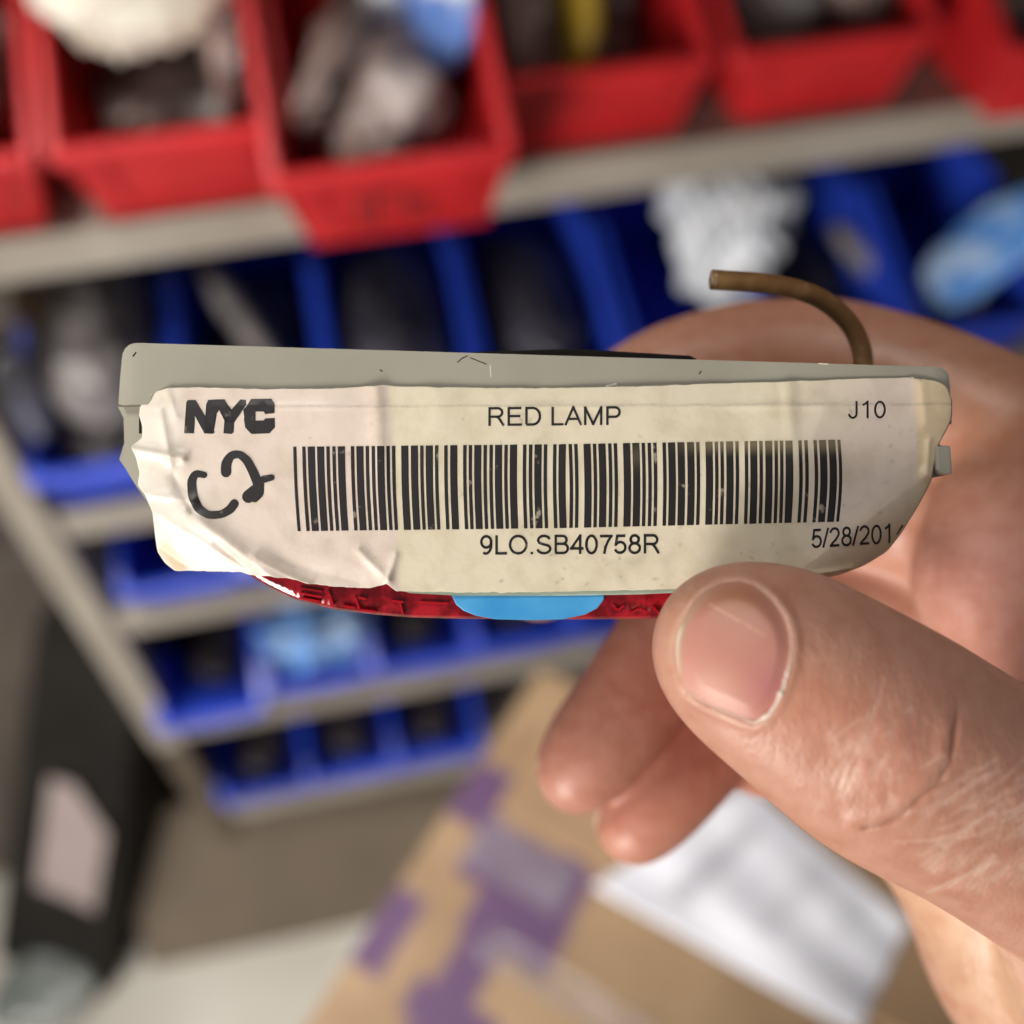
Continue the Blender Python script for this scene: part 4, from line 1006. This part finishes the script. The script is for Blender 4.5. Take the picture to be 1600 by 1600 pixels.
qd = np.zeros(len(HV)); qd[tsel] = np.exp(-(polyd(TX, TY, main_cr) / 5.0) ** 2) * fade; tone = tone * (1 - 0.5 * qd[:, None]) + np.array([0.30, 0.11, 0.06]) * 0.5 * qd[:, None]

def skin_mat():
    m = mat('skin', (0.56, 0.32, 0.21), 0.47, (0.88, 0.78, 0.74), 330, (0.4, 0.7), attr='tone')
    nt = m.node_tree; L = nt.links.new; b = nt.nodes['Principled BSDF']
    b.inputs['Roughness'].default_value = 0.41; b.inputs['Subsurface Weight'].default_value = 0.22; b.inputs['Subsurface Radius'].default_value = (1.0, 0.35, 0.2); b.inputs['Subsurface Scale'].default_value = 0.0022
    b.inputs['Specular IOR Level'].default_value = 0.42
    tc = nt.nodes.new('ShaderNodeTexCoord')
    v = nt.nodes.new('ShaderNodeTexVoronoi'); v.inputs['Scale'].default_value = 1900; v.feature = 'DISTANCE_TO_EDGE'
    n = nt.nodes.new('ShaderNodeTexNoise'); n.inputs['Scale'].default_value = 900; n.inputs['Detail'].default_value = 6
    n3 = nt.nodes.new('ShaderNodeTexNoise'); n3.inputs['Scale'].default_value = 260; n3.inputs['Detail'].default_value = 3
    mp = nt.nodes.new('ShaderNodeMapping'); mp.inputs['Rotation'].default_value = (0, 0, 0.55); mp.inputs['Scale'].default_value = (1.0, 0.35, 1)
    L(tc.outputs['Object'], mp.inputs[0])
    for q in (v, n): L(mp.outputs[0], q.inputs['Vector'])
    L(tc.outputs['Object'], n3.inputs['Vector'])
    a1 = nt.nodes.new('ShaderNodeMath'); a1.operation = 'MULTIPLY_ADD'; a1.inputs[1].default_value = 0.6; L(v.outputs['Distance'], a1.inputs[0]); L(n.outputs['Fac'], a1.inputs[2])
    a2 = nt.nodes.new('ShaderNodeMath'); a2.operation = 'MULTIPLY_ADD'; a2.inputs[1].default_value = 0.8; L(n3.outputs['Fac'], a2.inputs[0]); L(a1.outputs[0], a2.inputs[2])
    bp = nt.nodes.new('ShaderNodeBump'); bp.inputs['Strength'].default_value = 0.5; bp.inputs['Distance'].default_value = 0.00025
    L(a2.outputs[0], bp.inputs['Height']); L(bp.outputs[0], b.inputs['Normal'])
    return m
hroot = empty('person', 'bare hand pinching the lamp between thumb and curled index finger', 'hand', NEAR)
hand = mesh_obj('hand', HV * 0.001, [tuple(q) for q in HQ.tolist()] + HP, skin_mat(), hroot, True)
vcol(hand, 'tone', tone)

# thumb nail laid on the thumb's own surface
def thumb_z(x, y):
    """depth of the thumb's front along the sight lines through photo points"""
    lo = np.full(len(x), 2.0); hi = np.full(len(x), 26.0)
    def ev(z):
        k = (123.0 - z) / 1600.0; X, Y = (x - 800) * k, (800 - y) * k
        d = np.full(len(x), 30.0)
        for c_ in THUMB: d = smin(d, cone_sdf(X, Y, z, c_[0], c_[1], c_[2], c_[3], c_[5]), c_[4])
        return d
    lo[:] = 7.0
    for _ in range(26):
        m_ = (lo + hi) / 2; ins = ev(m_) < 0; lo = np.where(ins, m_, lo); hi = np.where(ins, hi, m_)
    return (lo + hi) / 2
cx, cy = 1147.0, 1017.0
P = curve(np.vstack([NAIL, NAIL[:1]]), 121)[:-1]
P = P.copy()
for _ in range(3): P = (np.roll(P, 1, 0) + 2 * P + np.roll(P, -1, 0)) / 4
rings = np.linspace(0, 1.02, 26)[1:]
V2 = [(cx, cy)]; Rr = [0.0]
for r_ in rings:
    for p in P: V2.append((cx + (p[0] - cx) * r_, cy + (p[1] - cy) * r_)); Rr.append(r_)
V2 = np.array(V2); Rr = np.array(Rr)
zt = thumb_z(V2[:, 0], V2[:, 1])
a_ = np.arctan2(-(V2[:, 1] - cy), V2[:, 0] - cx)
fr = np.exp(-((np.abs(np.angle(np.exp(1j * (a_ - 2.75))))) / 0.75) ** 2)
off = 0.30 - 0.42 * sstep(0.72, 1.0, Rr) * (1 - fr) + 0.10 * fr * sstep(0.6, 1, Rr)
# flatter than the skin along its length
A_ = np.stack([V2[:, 0], V2[:, 1], np.ones(len(V2))], -1); pl_, *_ = np.linalg.lstsq(A_, zt, rcond=None)
zn = zt + off + 0.16 * np.clip(A_ @ pl_ - zt, -0.6, 0.9)
nail_v = L3(V2[:, 0], V2[:, 1], zn)
n = len(P); Fn = [(0, 1 + i, 1 + (i + 1) % n) for i in range(n)]
for j in range(len(rings) - 1):
    for i in range(n): Fn.append((1 + j * n + i, 1 + (j + 1) * n + i, 1 + (j + 1) * n + (i + 1) % n, 1 + j * n + (i + 1) % n))
nc = np.tile(np.array([0.49, 0.228, 0.178]), (len(V2), 1))
k = (np.exp(-((V2[:, 0] - 1200) ** 2 + (V2[:, 1] - 1070) ** 2) / 42.0 ** 2) * 0.75)[:, None]; nc = nc * (1 - k) + np.array([0.42, 0.155, 0.155]) * k
k = (np.exp(-((V2[:, 0] - 1150) ** 2 / 60.0 ** 2 + (V2[:, 1] - 935) ** 2 / 30.0 ** 2)) * 0.8)[:, None]; nc = nc * (1 - k) + np.array([0.40, 0.17, 0.085]) * k
k = (np.exp(-((V2[:, 0] - 1120) ** 2 + (V2[:, 1] - 1075) ** 2) / 36.0 ** 2) * 0.5)[:, None]; nc = nc * (1 - k) + np.array([0.60, 0.34, 0.26]) * k
k = (fr * sstep(0.88, 0.94, Rr))[:, None] * 0.7; nc = nc * (1 - k) + np.array([0.40, 0.30, 0.19]) * k
k = (fr * sstep(0.955, 0.99, Rr) * sstep(970, 990, V2[:, 1]) * (1 - sstep(1040, 1060, V2[:, 1])) * 0.8)[:, None]; nc = nc * (1 - k) + np.array([0.66, 0.58, 0.48]) * k
d, _ = segd(V2[:, 0], V2[:, 1], (1110, 945), (1195, 993)); k = (np.exp(-(d / 1.6) ** 2) * 0.6)[:, None]; nc = nc * (1 - k) + np.array([0.72, 0.44, 0.28]) * k
def nail_mat():
    m = mat('nail', (0.6, 0.33, 0.25), 0.44, (0.92, 0.86, 0.84), 120, attr='tone', **{'Subsurface Weight': 0.15, 'Subsurface Scale': 0.001, 'Specular IOR Level': 0.35})
    nt = m.node_tree; L = nt.links.new; b = nt.nodes['Principled BSDF']
    tc = nt.nodes.new('ShaderNodeTexCoord'); mp = nt.nodes.new('ShaderNodeMapping'); mp.inputs['Rotation'].default_value = (0, 0, 0.5); mp.inputs['Scale'].default_value = (0.08, 1, 1)
    n = nt.nodes.new('ShaderNodeTexNoise'); n.inputs['Scale'].default_value = 1500; L(tc.outputs['Object'], mp.inputs[0]); L(mp.outputs[0], n.inputs['Vector'])
    bp = nt.nodes.new('ShaderNodeBump'); bp.inputs['Strength'].default_value = 0.12; bp.inputs['Distance'].default_value = 0.0002
    L(n.outputs['Fac'], bp.inputs['Height']); L(bp.outputs[0], b.inputs['Normal']); return m
NM = nail_mat()
nail = mesh_obj('thumbnail', nail_v, Fn, NM, hroot, True)
vcol(nail, 'tone', nc)
# ragged pale cuticle along the root of the nail
cp = curve([(1075, 1083), (1112, 1104), (1150, 1119), (1178, 1130), (1199, 1118), (1213, 1100), (1224, 1074), (1232, 1045), (1237, 1012), (1235, 988), (1226, 962), (1212, 942)], 90)
zc = thumb_z(cp[:, 0], cp[:, 1]) + 0.26
rc = 0.12 + 0.24 * rs.rand(90) ** 2; rc *= 0.15 + 1.0 * np.exp(-((np.arange(90) - 46) / 14.0) ** 2)
tube('cuticle', L3(cp[:, 0] + rs.normal(size=90) * .5, cp[:, 1] + rs.normal(size=90) * .5, zc), rc * .001, mat('dry_cuticle', (0.78, 0.66, 0.56), 0.6), hroot, 8)
# nails of the middle and ring finger seen edge on
def edge_nail(pts, z, wd):
    c_ = curve(pts, 30); t = np.linspace(0, 1, 30)
    Pn = L3(c_[:, 0], c_[:, 1], np.full(30, z)); rad = wd * np.sin(math.pi * np.clip(0.12 + 0.8 * t, 0, 1)) ** 0.6 * 0.001
    o = tube('fingernail', Pn, rad, NM, hroot, 10); vcol(o, 'tone', np.tile(np.array([0.72, 0.52, 0.42]), (len(o.data.vertices), 1)))
edge_nail([(906, 1116), (890, 1135), (868, 1158), (848, 1180), (842, 1198), (846, 1210)], -41.5, 0.5)
edge_nail([(950, 1244), (940, 1260), (932, 1278), (931, 1292)], -47.5, 0.42)
